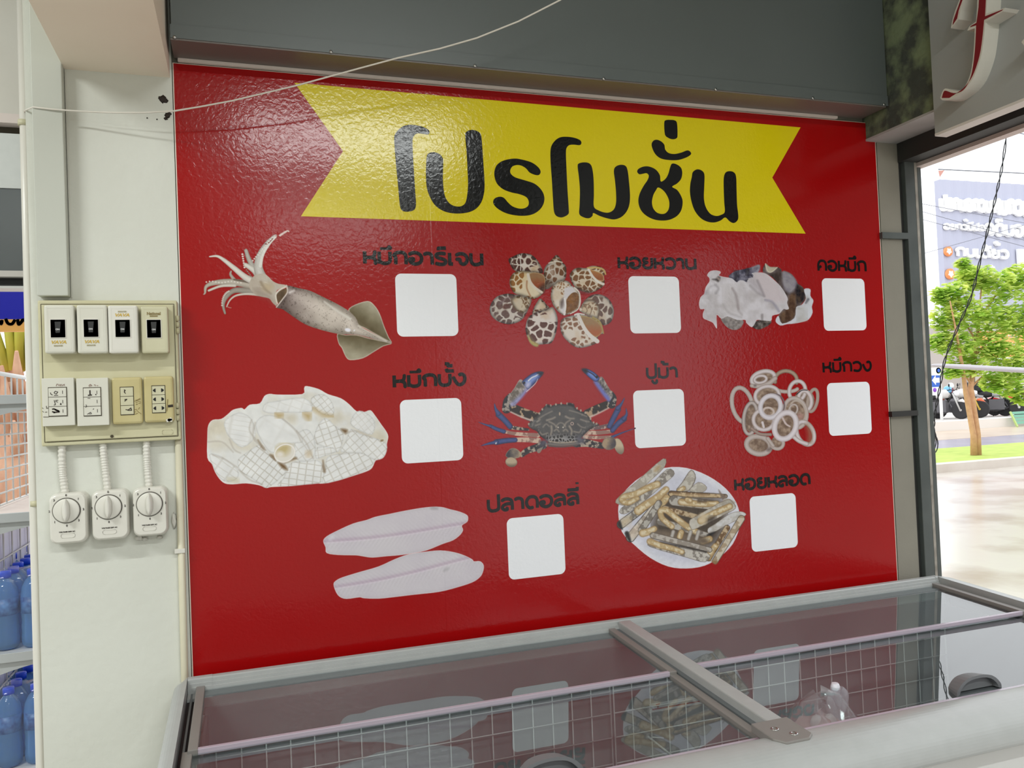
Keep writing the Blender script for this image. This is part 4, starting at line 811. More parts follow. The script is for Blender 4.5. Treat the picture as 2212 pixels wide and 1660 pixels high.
def end_moulding(xo, xi, sgn):
    q = MB(); n = 9; ys = [-.045 - .012 * 0, ] ; ys = list(np.linspace(-.045, -.835, 24)); V = []; prof = []
    for k in range(7):
        a = math.pi / 2 * k / 6; prof.append((xo + sgn * .020 * (1 - math.sin(a)), -.020 * (1 - math.cos(a)) ))
    prof = [(xo, -.075)] + [(xo + sgn * .018 * (1 - math.cos(math.pi / 2 * k / 6)), -.018 + .018 * math.sin(math.pi / 2 * k / 6)) for k in range(7)] + [(xi, 0.0), (xi, -.045), (xi - sgn * .004, -.075)]
    for y in ys:
        # round the plan corners at both ends
        e = 0.0
        for yc, s in ((-.045 - .04, 1), (-.835 + .05, -1)):
            t = (y - yc) * s / (.04 if s == 1 else .05)
            if t > 0: e = max(e, (1 - math.sqrt(max(0, 1 - min(t, 1) ** 2))) * .04)
        dz = 0 if y > -.80 else -(.03 * ((-.80 - y) / .035) ** 2)
        for x, z in prof:
            xx = x + sgn * e if abs(x - xo) < .019 else x
            if sgn * (xi - xx) < .001: xx = xi - sgn * .001
            V.append((xx, y, zl(y) + z + dz))
    m = len(prof); F = [(i * m + j, i * m + (j + 1) % m, (i + 1) * m + (j + 1) % m, (i + 1) * m + j) for i in range(len(ys) - 1) for j in range(m)]
    F += [tuple(range(m)), tuple(reversed(range((len(ys) - 1) * m, len(ys) * m)))]
    q.add(V, F); return q.build('end_moulding', F_grey, fz)
end_moulding(FX0, -.0055, 1); end_moulding(FX1, 2.094, -1)
for xa, xb in ((-.0055, .045), (2.085, 2.094)):                      # corner pieces of the rear rail
    profile_x([(y - .0006, z + .0008) for y, z in rr], xa, xb, 'corner_piece', F_grey)
for xa, xb in ((-.0055, .012), (2.080, 2.094)):
    q = MB(); q.bar((xa / 2 + xb / 2, -.068, zg(-.068) - .016), (xa / 2 + xb / 2, -.722, zg(-.722) - .016), xb - xa, .01); q.build('side_track', F_black, fz)
    q = MB(); q.bar((xa / 2 + xb / 2, -.075, zg(-.075) - .008), (xa / 2 + xb / 2, -.722, zg(-.722) - .008), .004, .010); q.build('track_rib', F_dark, fz)
# front glass track
q = MB(); q.bar((.0, -.7185, zg(-.7185) + .000), (2.09, -.7185, zg(-.7185) + .000), .012, .010, (0, 0, 1)); q.build('front_track', F_trim, fz)
# middle bar with its end cap
q = MB(); q.bar((1.048, -.066, zl(-.066) - .012), (1.048, -.735, zl(-.735) - .012), .034, .024); q.build('middle_bar', F_grey, fz, 0.003)
q = MB(); q.bar((1.0255, -.068, zl(-.068) - .024), (1.0255, -.72, zl(-.72) - .024), .011, .012); q.build('middle_groove', F_dark, fz)
cap = [(0.990, -.700), (1.068, -.700), (1.068, -.772), (1.052, -.785), (1.004, -.785), (.990, -.765)]
q = MB(); q.prism(cr(cap, 1), lambda p: (p[0], p[1], zl(p[1]) + .005), lambda p: (p[0], p[1], zl(p[1]) - .012)); cp = q.build('bar_end_cap', F_frame, fz, 0.002)
for x, y in ((1.016, -.735), (1.036, -.762)):
    MB().lathe([(.0075, .0045), (.0075, .006), (.004, .0066), (.0038, .0048), (.0001, .0046)], (x, y, zl(y)), n=16).build('screw', F_chr, cp)

# sliding glass lids: rear and front pane in each bay
def lid(name, xa, xb, ya, yb, dz, label, handle=None):
    z = lambda y: zg(y) + dz
    g = MB(); g.bar(((xa + xb) / 2, ya, z(ya)), ((xa + xb) / 2, yb, z(yb)), xb - xa, .004); o = g.build(name, F_glass, fz); o['label'] = label
    for x in (xa + .009, xb - .009):
        q = MB(); q.bar((x, ya, z(ya) + .004), (x, yb, z(yb) + .004), .018, .012); q.build('lid_frame', F_frame, o, 0.0015)
    q = MB(); q.bar((xa + .004, yb + .006, z(yb) + .004), (xb - .004, yb + .006, z(yb) + .004), .010, .011); q.build('edge_trim', F_trim, o, 0.001)
    if handle:
        hx, hy = handle; w, h, d = .060, .036, .034; prof = cr([(-w, 0), (-w * .96, h * .35), (-w * .6, h * .85), (0, h), (w * .6, h * .85), (w * .96, h * .35), (w, 0)], 3, False)
        inn = [(x * .86, max(.004, zz * .84)) for x, zz in prof]; m = lambda p, y, s=1: (hx + p[0] * s, y, z(y) + .002 + p[1] * s)
        q = MB(); n = len(prof)
        A = [m(p, hy - d / 2) for p in prof]; B = [m(p, hy + d / 2, .78) for p in prof]; C = [m(p, hy - d / 2) for p in inn]; D = [m(p, hy - d * .15, .94) for p in inn]
        q.add(A + B + C + D, [(i, i + 1, n + i + 1, n + i) for i in range(n - 1)] + [tuple(range(n, 2 * n))] + [(i, i + 1, 2 * n + i + 1, 2 * n + i) for i in range(n - 1)] + [(2 * n + i, 2 * n + i + 1, 3 * n + i + 1, 3 * n + i) for i in range(n - 1)] + [tuple(range(3 * n, 4 * n)), (0, n, 2 * n - 1, n - 1)])
        hd = q.build('lid_handle', mat('dark_grey_handle_plastic', (112, 114, 116), 0.45), o); hd['label'] = 'dark grey cup-shaped handle'
    return o
lid('glass_lid', .012, 1.019, -.070, -.385, .0, 'left rear sliding glass pane')
lid('glass_lid', .002, 1.019, -.372, -.712, -.0065, 'left front sliding glass pane', (.60, -.675))
lid('glass_lid', 1.066, 2.080, -.070, -.368, .0, 'right rear sliding glass pane')
lid('glass_lid', 1.066, 2.080, -.355, -.712, -.0065, 'right front sliding glass pane', (1.548, -.672))
# fill-line sticker on the liner
st = MB(); p0, p1 = at(1403, 1541, y=-.1085), at(1530, 1499, y=-.1085); st.box((p0.x, -.1098, p0.z), (p1.x, -.1082, p0.z + .022)); so = st.build('fill_line_sticker', mat('white_sticker', (214, 208, 208), 0.5), fz); so['label'] = 'white sticker with a red fill line and triangle'
q = MB(); q.box((p0.x + .008, -.1102, p0.z + .006), (p1.x - .004, -.10985, p0.z + .0092)); q.prism([(p0.x + .018, p0.z + .020), (p0.x + .030, p0.z + .020), (p0.x + .024, p0.z + .008)], lambda p: (p[0], -.1102, p[1]), lambda p: (p[0], -.10985, p[1])); q.build('fill_line', mat('red_print', (170, 34, 30), 0.5), so)

# wire grid panels hooked on the rear wall of the liner
def grid_panel(xa, xb, label):
    y0 = -.121; t = thing('wire_grid_panel', label, 'wire grid', ((xa + xb) / 2, y0, .232), 'white wire grid panels inside the freezer')
    z0, z1 = .300, .738; r = .0015; xs = np.linspace(xa, xb, int(round((xb - xa) / .0505)) + 1); zs = [.712, .658, .598, .534, .466, .395, .32]
    q = MB()
    for u in xs: q.tube([(u, y0, .2325), (u, y0, z1)], r, 6)
    q.build('upright_wires', F_wire, t); q = MB()
    for z in zs: q.tube([(xa, y0 - .0025, z), (xb, y0 - .0025, z)], r * 1.15, 6)
    q.build('cross_wires', F_wire, t)
    q = MB(); q.tube([(xa, y0 - .001, .234), (xa, y0 - .001, z1), (xb, y0 - .001, z1), (xb, y0 - .001, .234)], .0026, 8); q.build('rim_wire', F_wire, t)
    return t
g1 = grid_panel(.050, .974, 'white wire grid panel behind the left glass lids')
grid_panel(.984, 2.050, 'white wire grid panel behind the right glass lids')
q = MB(); a, b = at(1400, 1592, y=-.124), at(1466, 1645, y=-.20); q.tube([tuple(a), tuple(b)], .0026, 7); c = at(1424, 1594, y=-.124); q.tube([tuple(c + Vector((-.02, 0, .004))), tuple(c + Vector((.012, 0, -.004)))], .0022, 7); q.build('hook_rod', F_wire, g1)
# knotted clear bag with pinkish frozen seafood
cb = at(1770, 1612, y=-.56); bg_ = thing('plastic_bag', 'knotted clear plastic bag of pinkish frozen seafood lying under the right front glass lid', 'bag', (cb.x, cb.y, .231))
random.seed(5)
def blob(c, r, amp, seed, n=18, m=12):
    q = MB(); V = []; rnd = random.Random(seed); ph = [(rnd.uniform(2, 7), rnd.uniform(0, 6.3), rnd.uniform(2, 7), rnd.uniform(0, 6.3)) for _ in range(4)]
    for i in range(m + 1):
        th = math.pi * i / m
        for j in range(n):
            a = 2 * math.pi * j / n; k = 1 + amp * sum(math.sin(p[0] * a + p[1]) * math.sin(p[2] * th + p[3]) for p in ph) / 2
            V.append((c[0] + r[0] * k * math.sin(th) * math.cos(a), c[1] + r[1] * k * math.sin(th) * math.sin(a), c[2] + r[2] * k * math.cos(th)))
    q.add(V, [(i * n + j, i * n + (j + 1) % n, (i + 1) * n + (j + 1) % n, (i + 1) * n + j) for i in range(m) for j in range(n)], True); return q
hb = (cb.z - .2325) / 2 + .02
blob((cb.x, cb.y, .2325 + hb * 1.08), (.15, .11, hb), .07, 3).build('contents', mat('pink_frozen_seafood', (206, 172, 168), 0.35, noise=(26, 0.7, (226, 208, 204)), bump=(60, 0.5, 0.006)), bg_, smooth=True)
film = glass_mat('clear_bag_film', (1, 1, 1), 1.4, 0.08, 0.22, (232, 232, 238))
blob((cb.x + .01, cb.y, .2335 + (hb + .012) * 1.11), (.165, .125, hb + .012), .10, 8).build('bag_film', film, bg_, smooth=True)
kn = at(1805, 1545, y=-.55); q = MB()
for k, (dx, h, w) in enumerate(((-.022, .075, .016), (0, .088, .018), (.024, .072, .018), (.012, .06, .014))):
    q.tube(cr([(0, 0), (dx * .6, h * .4), (dx, h * .8), (dx * .7, h)], 5, False) and [(kn.x + u, kn.y + .006 * (k - 1.5), kn.z + v - .02) for u, v in cr([(0, 0), (dx * .6, h * .4), (dx, h * .8), (dx * .7, h)], 5, False)], [w * (.55 + .45 * math.sin(math.pi * i / 15)) * .7 for i in range(16)], 9)
q.build('bag_knot', mat('milky_bag_plastic', (214, 212, 220), 0.25, bump=(90, 0.6, 0.004)), bg_)
for k, (px, py) in enumerate(((1765, 1562), (1792, 1560))):
    c = at(px, py, y=-.57); blob(c, (.016, .010, .016), .1, 20 + k).build('frozen_piece', mat('pale_frozen_flesh', (230, 220, 218), 0.4), bg_, smooth=True)
# ---------------------------------------------------------------- left pillar: switch board, regulators, pipes
E_cream = mat('aged_cream_plastic', (206, 201, 168), 0.5, noise=(9, 0.6, (186, 178, 138)), bump=(120, 0.05, 0.001))
E_white = mat('off_white_plastic', (218, 216, 204), 0.4, noise=(14, 0.3, (204, 200, 184)))
E_beige = mat('yellowed_plastic', (200, 188, 138), 0.45, noise=(16, 0.6, (182, 166, 110)))
E_ivory = mat('ivory_plastic', (206, 202, 172), 0.45, noise=(16, 0.4, (190, 184, 150)))
E_fan = mat('clean_white_plastic', (222, 219, 210), 0.3)
E_blk = mat('black_switch_plastic', (12, 12, 13), 0.35)
E_gold = mat('gold_print', (204, 170, 70), 0.5); E_greyp = mat('grey_gold_print', (176, 166, 130), 0.6); E_brown = mat('brown_print', (136, 118, 70), 0.6)
E_wp = mat('white_print', (230, 230, 230), 0.5); E_ink = mat('marker_ink', (40, 28, 20), 0.7); E_pen = mat('red_brown_pen', (120, 74, 60), 0.7); E_line = mat('dirty_seam', (70, 62, 44), 0.8)

def pbox(q, x0, y0, x1, y1, ya, yb):
    """upright box whose front (at y = yb) covers the photo rectangle"""
    a, c = at((x0 + x1) / 2, y0, y=yb), at((x0 + x1) / 2, y1, y=yb); l = at(x0, (y0 + y1) / 2, y=yb); r = at(x1, (y0 + y1) / 2, y=yb)
    q.box((l.x, ya, c.z), (r.x, yb, a.z)); return l.x, r.x, c.z, a.z
YB = -.030
q = MB(); X0, X1, Z0, Z1 = pbox(q, 85, 649, 387, 958, -.0005, YB + .004)
bd = thing('switch_board', 'yellowed cream plastic switch board on the left pillar carrying breakers and switch plates', 'switch board', ((X0 + X1) / 2, 0, Z0))
q.build('box', E_cream, bd, 0.003)
q = MB(); q.box((X0 + .008, YB + .003, Z0 + .010), (X1 - .008, YB, Z1 - .010)); q.build('front_panel', E_cream, bd, 0.0015)
q = MB(); w = .0012
for a, b in (((X0 + .0065, Z0 + .0085), (X1 - .0065, Z0 + .0085)), ((X0 + .0065, Z1 - .0085), (X1 - .0065, Z1 - .0085)), ((X0 + .0065, Z0 + .0085), (X0 + .0065, Z1 - .0085)), ((X1 - .0065, Z0 + .0085), (X1 - .0065, Z1 - .0085))): q.bar((a[0], YB + .0042, a[1]), (b[0], YB + .0042, b[1]), w, .0012, (0, 1, 0))
q.build('panel_gap', E_line, bd)
for py in (702, 890):
    c = at(381, py, y=YB + .004); q = MB()
    for k in range(3): q.lathe([(.004, -.006), (.004, .006)], (c.x + .003, YB + .001, c.z + .014 * (k - 1)), 'z', 10)
    q.build('hinge', E_cream, bd)
c = at(242, 943, y=YB); MB().lathe([(.0035, -.001), (.0025, .0002), (.0001, .0002)], (c.x, YB - .0004, c.z), 'y', 12).build('screw', E_line, bd)
c = at(362, 934, y=YB); q = MB()
for l in stroke_outline(rrect(c.x - .011, c.z - .005, c.x + .011, c.z + .005, .003, 3) + [rrect(c.x - .011, c.z - .005, c.x + .011, c.z + .005, .003, 3)[0]], .0008): q.prism(l, lambda p: (p[0], YB - .0006, p[1]), lambda p: (p[0], YB + .0002, p[1]))
q.build('moulded_badge', E_cream, bd)

def device(name, label, cat, rect, yf, m, group, rot=0.0, bev=.004):
    q = MB(); a = pbox(q, *rect, YB - .0003, yf); t = thing(name, label, cat, ((a[0] + a[1]) / 2, YB, (a[2] + a[3]) / 2), group)
    q.build('cover', m, t, bev); return t, a
def scribble(t, yf, strokes, w, m, name='marker_writing', sc=13.83, o=(85, 805)):
    q = MB()
    for st in strokes:
        P = [at(o[0] + x / sc, o[1] + y / sc, y=yf) for x, y in st]
        for l in stroke_outline([(p.x, p.z) for p in P], w): q.prism(l, lambda p: (p[0], yf - .0003, p[1]), lambda p: (p[0], yf + .0003, p[1]))
    return q.build(name, m, t)
GB = 'breaker covers in the top row of the switch board'
BRK = [((95.4, 659, 160.6, 763.4), (109.3, 690.9, 140.8, 729.3), E_white, 'breaker cover in the top left corner of the switch board, gold lettering below its window'),
       ((166, 659, 231.8, 763.4), (180.9, 690.7, 212, 728), E_white, 'second breaker cover from the left, gold lettering below its black window'),
       ((233.6, 660, 298, 763.4), (249.2, 691.3, 280.7, 728.2), E_fan, 'brightest white breaker cover, gold lettering above its black window'),
       ((304.4, 662, 363.4, 763.4), (317.6, 691.3, 347.2, 729.6), E_ivory, 'yellowed breaker cover at the right end of the top row, brown lettering')]
for i, (rc, wn, m, lb) in enumerate(BRK):
    yf = -.066 if i < 3 else -.058
    t, a = device('circuit_breaker', lb, 'breaker', rc, yf, m, GB)
    q = MB(); l, r, lo, hi = a
    for s in stroke_outline([(l + .007, lo + .007), (r - .007, lo + .007), (r - .007, hi - .007), (l + .007, hi - .007), (l + .007, lo + .007)], .0007): q.prism(s, lambda p: (p[0], yf - .0003, p[1]), lambda p: (p[0], yf + .0002, p[1]))
    q.build('moulded_rim', E_white if i < 3 else E_ivory, t)
    q = MB(); wl, wr, wb, wt = pbox(q, *wn, yf - .001, yf - .0016); q.box((wl, yf - .0016, wb), (wr, yf + .001, wt)); q.build('toggle_window', E_blk, t)
    cx = (wl + wr) / 2; h = wt - wb
    q = MB(); q.box((wl - .0014, yf - .0012, wb - .0014), (wr + .0014, yf + .0001, wt + .0014)); q.build('window_rim', E_fan, t)
    q = MB(); q.add([(cx - .0065, yf - .0016, wt - h * .1), (cx + .0065, yf - .0016, wt - h * .1), (cx + .0045, yf - .0016, wb + h * .22), (cx - .0045, yf - .0016, wb + h * .22), (cx - .0055, yf - .0030, wt - h * .12), (cx + .0055, yf - .0030, wt - h * .12), (cx + .004, yf - .0052, wb + h * .26), (cx - .004, yf - .0052, wb + h * .26)], [(0, 1, 5, 4), (1, 2, 6, 5), (2, 3, 7, 6), (3, 0, 4, 7), (4, 5, 6, 7)]); tg = q.build('toggle', E_blk, t)
    wall_text('on_mark', 'ON', .0048, (cx, yf - .0056, wb + h * .44), E_wp, tg, 1.0, 0, .0001)
    if i < 3:
        up = i == 2; tx, ty = [(126.3, 739.8), (197.9, 738.7), (263.3, 681.2)][i]; c = at(tx, ty, y=yf); wall_text('gold_lettering', 'VAVA', .0094, (c.x, yf - .0004, c.z), E_gold, t, 1.22, .25, .00025)
        tx, ty = [(126.3, 747.4), (197.2, 746.3), (264, 673.6)][i]; c = at(tx, ty, y=yf); wall_text('small_lettering', 'BREAKER', .0042, (c.x, yf - .0004, c.z), E_greyp, t, 1.0, 0, .0001)
    else:
        c = at(332, 677.9, y=yf); wall_text('brown_lettering', 'National', .0088, (c.x, yf - .0004, c.z), E_brown, t, .92, 0, .0003)
        c = at(332, 683.3, y=yf); MB().box((c.x - .008, yf - .0007, c.z - .0013), (c.x + .008, yf + .0002, c.z + .0013)).build('brown_bar', E_brown, t)

GP = 'switch and socket plates in the bottom row of the switch board'
PL = [((90.6, 817, 160.7, 920.5), (105.6, 837.9, 143.9, 899), E_white, 'white switch plate in the bottom left corner, dirty, with ink scribbles on its rockers', -.050),
      ((165.5, 817, 234.7, 920), (181.2, 838.3, 217.7, 898.3), E_white, 'white switch plate second from left, a bold inverted T drawn on its top rocker', -.050),
      ((241.3, 815.4, 307.6, 916.5), (260.7, 836.9, 288.2, 896.2), E_beige, 'yellow-beige rounded switch plate with three small rockers', -.044),
      ((310.8, 813.2, 375.2, 912.6), (329, 834, 356.5, 891.9), E_beige, 'yellow-beige rounded socket plate with six plug holes and a white chipped corner', -.044)]
for i, (rc, inn, m, lb, yf) in enumerate(PL):
    t, a = device('socket_plate' if i == 3 else 'switch_plate', lb, 'socket' if i == 3 else 'switch', rc, yf, m, GP, 0, .0012 if i < 2 else .005)
    q = MB(); l, r, lo, hi = pbox(q, *inn, yf - .0004, yf - .0006); q = MB(); q.box((l - .0012, yf - .0006, lo - .0012), (r + .0012, yf + .0004, hi + .0012)); q.build('frame_gap', E_line, t)
    h = (hi - lo) / 3
    for k in range(3):
        za, zb = hi - h * (k + 1) + .0005, hi - h * k - .0005
        if i < 3:
            q = MB(); q.box((l, yf - (.0030 if i < 2 else .0018), za), (r, yf, zb)); rk = q.build('rocker', m if i < 2 else E_ivory, t, .0006)
            q = MB(); zc = (za + zb) / 2
            if i < 2: q.box((r - (r - l) * .22, yf - .0034, zc - .0035), (r - (r - l) * .19, yf - .0029, zc + .0035)); q.build('index_mark', E_ink, rk)
        else:
            q = MB(); q.box((l, yf - .0018, za), (r, yf, zb)); s = q.build('socket', E_ivory, t, .0004); zc = (za + zb) / 2
            for sg in (-1, 1):
                cx = (l + r) / 2 + sg * (r - l) * .30; q = MB(); q.prism([(cx - sg * .0022, zc + .0044), (cx + sg * .0008, zc + .0032), (cx + sg * .0034, zc + .0008), (cx + sg * .0034, zc - .0008), (cx + sg * .0008, zc - .0032), (cx - sg * .0022, zc - .0044)], lambda p: (p[0], yf - .0021, p[1]), lambda p: (p[0], yf - .0015, p[1])); q.build('plug_hole', E_blk, s)
    y2 = yf - .0033
    if i == 0:
        scribble(t, y2, [[(440,600),(480,560),(550,585),(500,650),(445,620),(440,600)], [(440,690),(560,685)], [(330,600),(350,660),(400,670)], [(440,830),(480,960),(430,980)], [(480,860),(550,890)], [(480,840),(560,830)], [(620,960),(640,920),(655,960),(620,960)]], .0012, E_ink)
        scribble(t, y2, [[(380,1100),(440,1090),(580,1150),(590,1180),(460,1190),(380,1170)], [(420,1200),(470,1200)], [(460,1110),(560,1160)]], .0026, E_ink, 'smeared_ink')
        scribble(t, yf - .0004, [[(500,410),(520,350),(560,350),(575,400)], [(600,400),(610,350)], [(625,410),(640,350)], [(670,410),(675,350)], [(690,400),(740,350),(750,400)]], .0007, E_pen, 'pen_writing'); scribble(t, yf - .0004, [[(205,1000),(220,1080),(270,1060)], [(90,1160),(130,1190)], [(170,1190),(230,1180)], [(120,1330),(290,1330)], [(80,1060),(120,1080)]], .0010, E_line, 'stain')
    if i == 1:
        scribble(t, y2, [[(1510,530),(1515,660)], [(1450,685),(1570,672)], [(1670,665),(1700,655)]], .0024, E_ink); scribble(t, y2, [[(1390,960),(1410,1010),(1380,1050)], [(1600,1110),(1630,1080)], [(1430,1250),(1530,1190),(1560,1235)], [(1480,1240),(1550,1235)], [(1440,770),(1520,775)]], .0010, E_ink, 'thin_ink')
        scribble(t, yf - .0004, [[(1500,430),(1480,390),(1520,355),(1560,380),(1530,420)], [(1520,390),(1540,400)], [(1590,410),(1595,400)], [(1630,370),(1670,370),(1670,410)], [(1710,385),(1730,400),(1760,395)]], .0008, E_pen, 'pen_writing')
    if i == 2:
        scribble(t, yf - .0004, [[(740,925),(860,915)], [(800,890),(830,900),(940,840)], [(860,900),(940,870)], [(870,930),(960,950)], [(800,970),(860,960)], [(880,1000),(950,980)], [(810,1040),(840,1010),(865,1030)], [(740,1190),(840,1170)], [(880,1170),(920,1110)], [(830,1200),(900,1260),(970,1310)], [(760,1250),(810,1240)], [(780,1320),(870,1280)]], .0011, E_brown, 'marker_writing', 13.825, (235, 800))
        scribble(t, yf - .0021, [[(450,590),(490,600),(460,650),(500,700)], [(470,880),(540,870),(470,930)], [(500,1180),(580,1190),(660,1130),(680,1200),(560,1200)]], .0016, E_ink, 'smeared_ink', 13.825, (235, 800))
    if i == 3:
        scribble(t, yf - .0004, [[(1770,1080),(1920,1060)]], .0055, E_ink, 'black_tape_mark', 13.825, (235, 800)); scribble(t, yf - .0004, [[(1760,870),(1735,1230)]], .0016, E_brown, 'scratch', 13.825, (235, 800))
        scribble(t, yf - .0005, [[(1720,1520),(1800,1490),(1900,1500)], [(1780,1500),(1880,1450)]], .0065, E_fan, 'white_chip', 13.825, (235, 800))

# fan regulators and their corrugated conduits
RG = [((105.5, 1066, 187.5, 1176), (143.7, 1103.4), (145, 1149.5), (147, 1157.5), [(133.8, 955), (134.5, 1005), (137, 1035), (142.5, 1075)], 'fan regulator at the left of the row of three, hanging lowest'),
      ((197, 1059.5, 277.5, 1167.3), (234.5, 1095.8), (236.5, 1140.7), (236.7, 1149.5), [(221.8, 955), (225, 990), (229, 1025), (233.6, 1068)], 'middle one of the three white fan regulators'),
      ((286.3, 1053, 361.7, 1159.2), (323.1, 1089.3), (323, 1134.5), (323, 1142.3), [(315.9, 950), (317.5, 990), (319.5, 1020), (323, 1062)], 'fan regulator at the right of the row of three, plaster chips below it')]
for i, (rc, dc, tc, pc, cpath, lb) in enumerate(RG):
    yf = -.040
    cx0, cx1 = at(rc[0], 1110, y=yf).x, at(rc[2], 1110, y=yf).x; zt, zb = at((rc[0] + rc[2]) / 2, rc[1], y=yf).z, at((rc[0] + rc[2]) / 2, rc[3], y=yf).z
    t = thing('fan_regulator', 'white %s' % lb if not lb.startswith('middle') else lb, 'fan regulator', ((cx0 + cx1) / 2, 0, zb), 'fan regulators under the switch board')
    q = MB(); o1 = rrect(cx0, zb, cx1, zt, .015, 6); cxm, czm = (cx0 + cx1) / 2, (zb + zt) / 2
    n = len(o1); V = []
    for s, y in ((1.0, -.0004), (1.0, yf + .012), (.985, yf + .006), (.93, yf + .001), (.90, yf)): V += [(cxm + (x - cxm) * s, y, czm + (z - czm) * s) for x, z in o1]
    q.add(V, [(k * n + j, k * n + (j + 1) % n, (k + 1) * n + (j + 1) % n, (k + 1) * n + j) for k in range(4) for j in range(n)] + [tuple(range(n)), tuple(range(4 * n, 5 * n))]); q.build('housing', E_fan, t)
    d = at(*dc, y=yf); R = .0275
    q = MB(); q.lathe([(R, 0), (R, -.0006), (R - .0014, -.0006), (R - .0014, 0)], (d.x, yf, d.z), 'y', 40); q.build('dial_ring', mat('grey_dial_print', (120, 116, 108), 0.5), t)
    q = MB(); q.lathe([(R - .002, -.0002), (R - .002, -.003), (R - .004, -.0042), (.0001, -.0042)], (d.x, yf, d.z), 'y', 36); kb = q.build('knob', E_fan, t)
    q = MB(); pr = cr([(0, R - .003), (.0065, R * .5), (.0078, 0), (.0065, -R * .5), (0, -(R - .003)), (-.0065, -R * .5), (-.0078, 0), (-.0065, R * .5)], 4); n = len(pr)
    V = [(d.x + x * s, yf - .0035 - hh, d.z + z * s2) for s, s2, hh in ((1, 1, 0), (.9, .97, .007), (.55, .88, .012), (.1, .7, .0135)) for x, z in pr]
    q.add(V, [(k * n + j, k * n + (j + 1) % n, (k + 1) * n + (j + 1) % n, (k + 1) * n + j) for k in range(3) for j in range(n)] + [tuple(range(n)), tuple(range(3 * n, 4 * n))], True); q.build('grip', E_fan, kb)
    for k, ch in enumerate('01230123'):
        a = math.radians(90 - 45 * k); wall_text('number', ch, .0062, (d.x + math.cos(a) * .0325, yf - .0004, d.z + math.sin(a) * .0325), E_ink, t, 1, 0, .00015)
    c = at(*tc, y=yf); wall_text('small_lettering', 'VOLTAGE 220V AC', .0036, (c.x, yf - .0004, c.z), E_ink, t, 1, 0, .00012)
    c = at(*pc, y=yf); q = MB(); rl = rrect(c.x - .0135, c.z - .0045, c.x + .0135, c.z + .0045, .004, 4)
    for l in stroke_outline(rl + [rl[0]], .0009): q.prism(l, lambda p: (p[0], yf - .0007, p[1]), lambda p: (p[0], yf + .0002, p[1]))
    q.build('moulded_badge', E_fan, t)
    ct = thing('corrugated_conduit', ['white corrugated conduit entering the left fan regulator', 'white corrugated conduit entering the middle fan regulator', 'white corrugated conduit entering the right fan regulator'][i], 'conduit', tuple(at(*cpath[-1], y=-.012)), 'corrugated conduits from the switch board')
    P = cr([tuple(at(x, y, y=-.012))[::2] for x, y in cpath], 24, False); q = MB(); q.tube([(x, -.012, z) for x, z in P], [.0082 if (k // 2) % 2 else .0070 for k in range(len(P))], 12); q.build('hose', E_fan, ct)
for (px, py, s) in ((300, 1163, .008), (313, 1165, .006), (345, 1161, .006)):
    c = at(px, py, y=-.004); o = blob((c.x, -.004, c.z), (s, .004, s * .6), .25, int(px)).build('plaster_chip', M_white); tag(o, {300: 'largest plaster chip below the right fan regulator', 313: 'plaster chip in the middle below the right fan regulator', 345: 'small plaster chip under the right corner of the right fan regulator'}[px], 'plaster', 'plaster chips below the right regulator')
c = at(376, 1125, y=-.003); tag(blob((c.x, -.003, c.z), (.005, .004, .016), .25, 77).build('plaster_lump', M_white), 'peeling plaster lump beside the cream conduit', 'plaster')

# vertical pipes, trunking, string
a, b = at(385.5, 950, y=-.0085), at(399, 1464, y=-.0085)
cc = thing('cream_conduit', 'straight cream electric conduit between pillar and poster, running down behind the freezer', 'conduit', (b.x, 0, 0))
q = MB(); q.tube([(a.x, -.0087, a.z), (b.x, -.0087, b.z), (b.x, -.0087, .003)], .0078, 14); q.build('tube', mat('cream_pvc', (214, 208, 184), 0.4), cc)
c = at(389, 1190, y=-.009); MB().box((c.x - .011, -.018, c.z - .005), (c.x + .011, -.0003, c.z + .005)).build('clip', E_fan, cc, .001)
tr = thing('cable_trunking', 'grey-white square cable trunking running down to the switch board', 'trunking', (-.2515, 0, 1.715))
MB().box((-.2815, -.0305, 1.7145), (-.2220, -.0003, 3.048)).build('channel', mat('grey_white_pvc', (196, 198, 188), 0.5), tr, .002)
MB().box((-.2205, -.006, 1.7145), (-.2195, -.0003, 2.22)).build('paint_ridge', M_plaster, tr)
wp = thing('white_pipe', 'thin white plastic pipe running up the outer left edge of the pillar', 'pipe', (-.312, .03, 0))
P = [at(44, -60, y=.03), at(60, 600, y=.03), at(73, 1100, y=.03), at(87, 1650, y=.03)]
q = MB(); q.tube([tuple(P[0]), tuple(P[1]), tuple(P[2]), tuple(P[3]), (P[3].x - .004, .03, .003)], .0088, 14); q.build('tube', E_fan, wp)
for px, py in ((50, 266), (76, 1088)):
    c = at(px, py, y=.03); q = MB(); q.lathe([(.0108, -.006), (.0108, .006)], (c.x, .03, c.z), 'z', 16); q.build('coupling', E_ivory, wp)
ws = thing('white_string', 'white string hanging from the left pillar across the poster up to the right', 'string', tuple(at(72, 232, y=-.002)))
S0 = [(52, 242, .03), (56, 238, -.003), (72, 231.5, -.0325), (110, 236, -.034), (150, 239, -.036), (200, 242, -.042), (250, 243.5, -.05), (310, 243.5, -.06), (375, 240, -.075), (430, 231, -.085), (500, 218, -.10), (640, 185, -.13), (760, 152, -.155), (860, 125, -.18), (950, 105, -.20), (1030, 82, -.22), (1120, 46, -.245), (1210, 0, -.27), (1300, -52, -.30), (1400, -120, -.33)]
q = MB(); q.tube([tuple(at(x, y, y=d)) for x, y, d in S0], .0019, 7); q.build('cord', mat('white_cotton', (226, 220, 210), 0.8), ws)
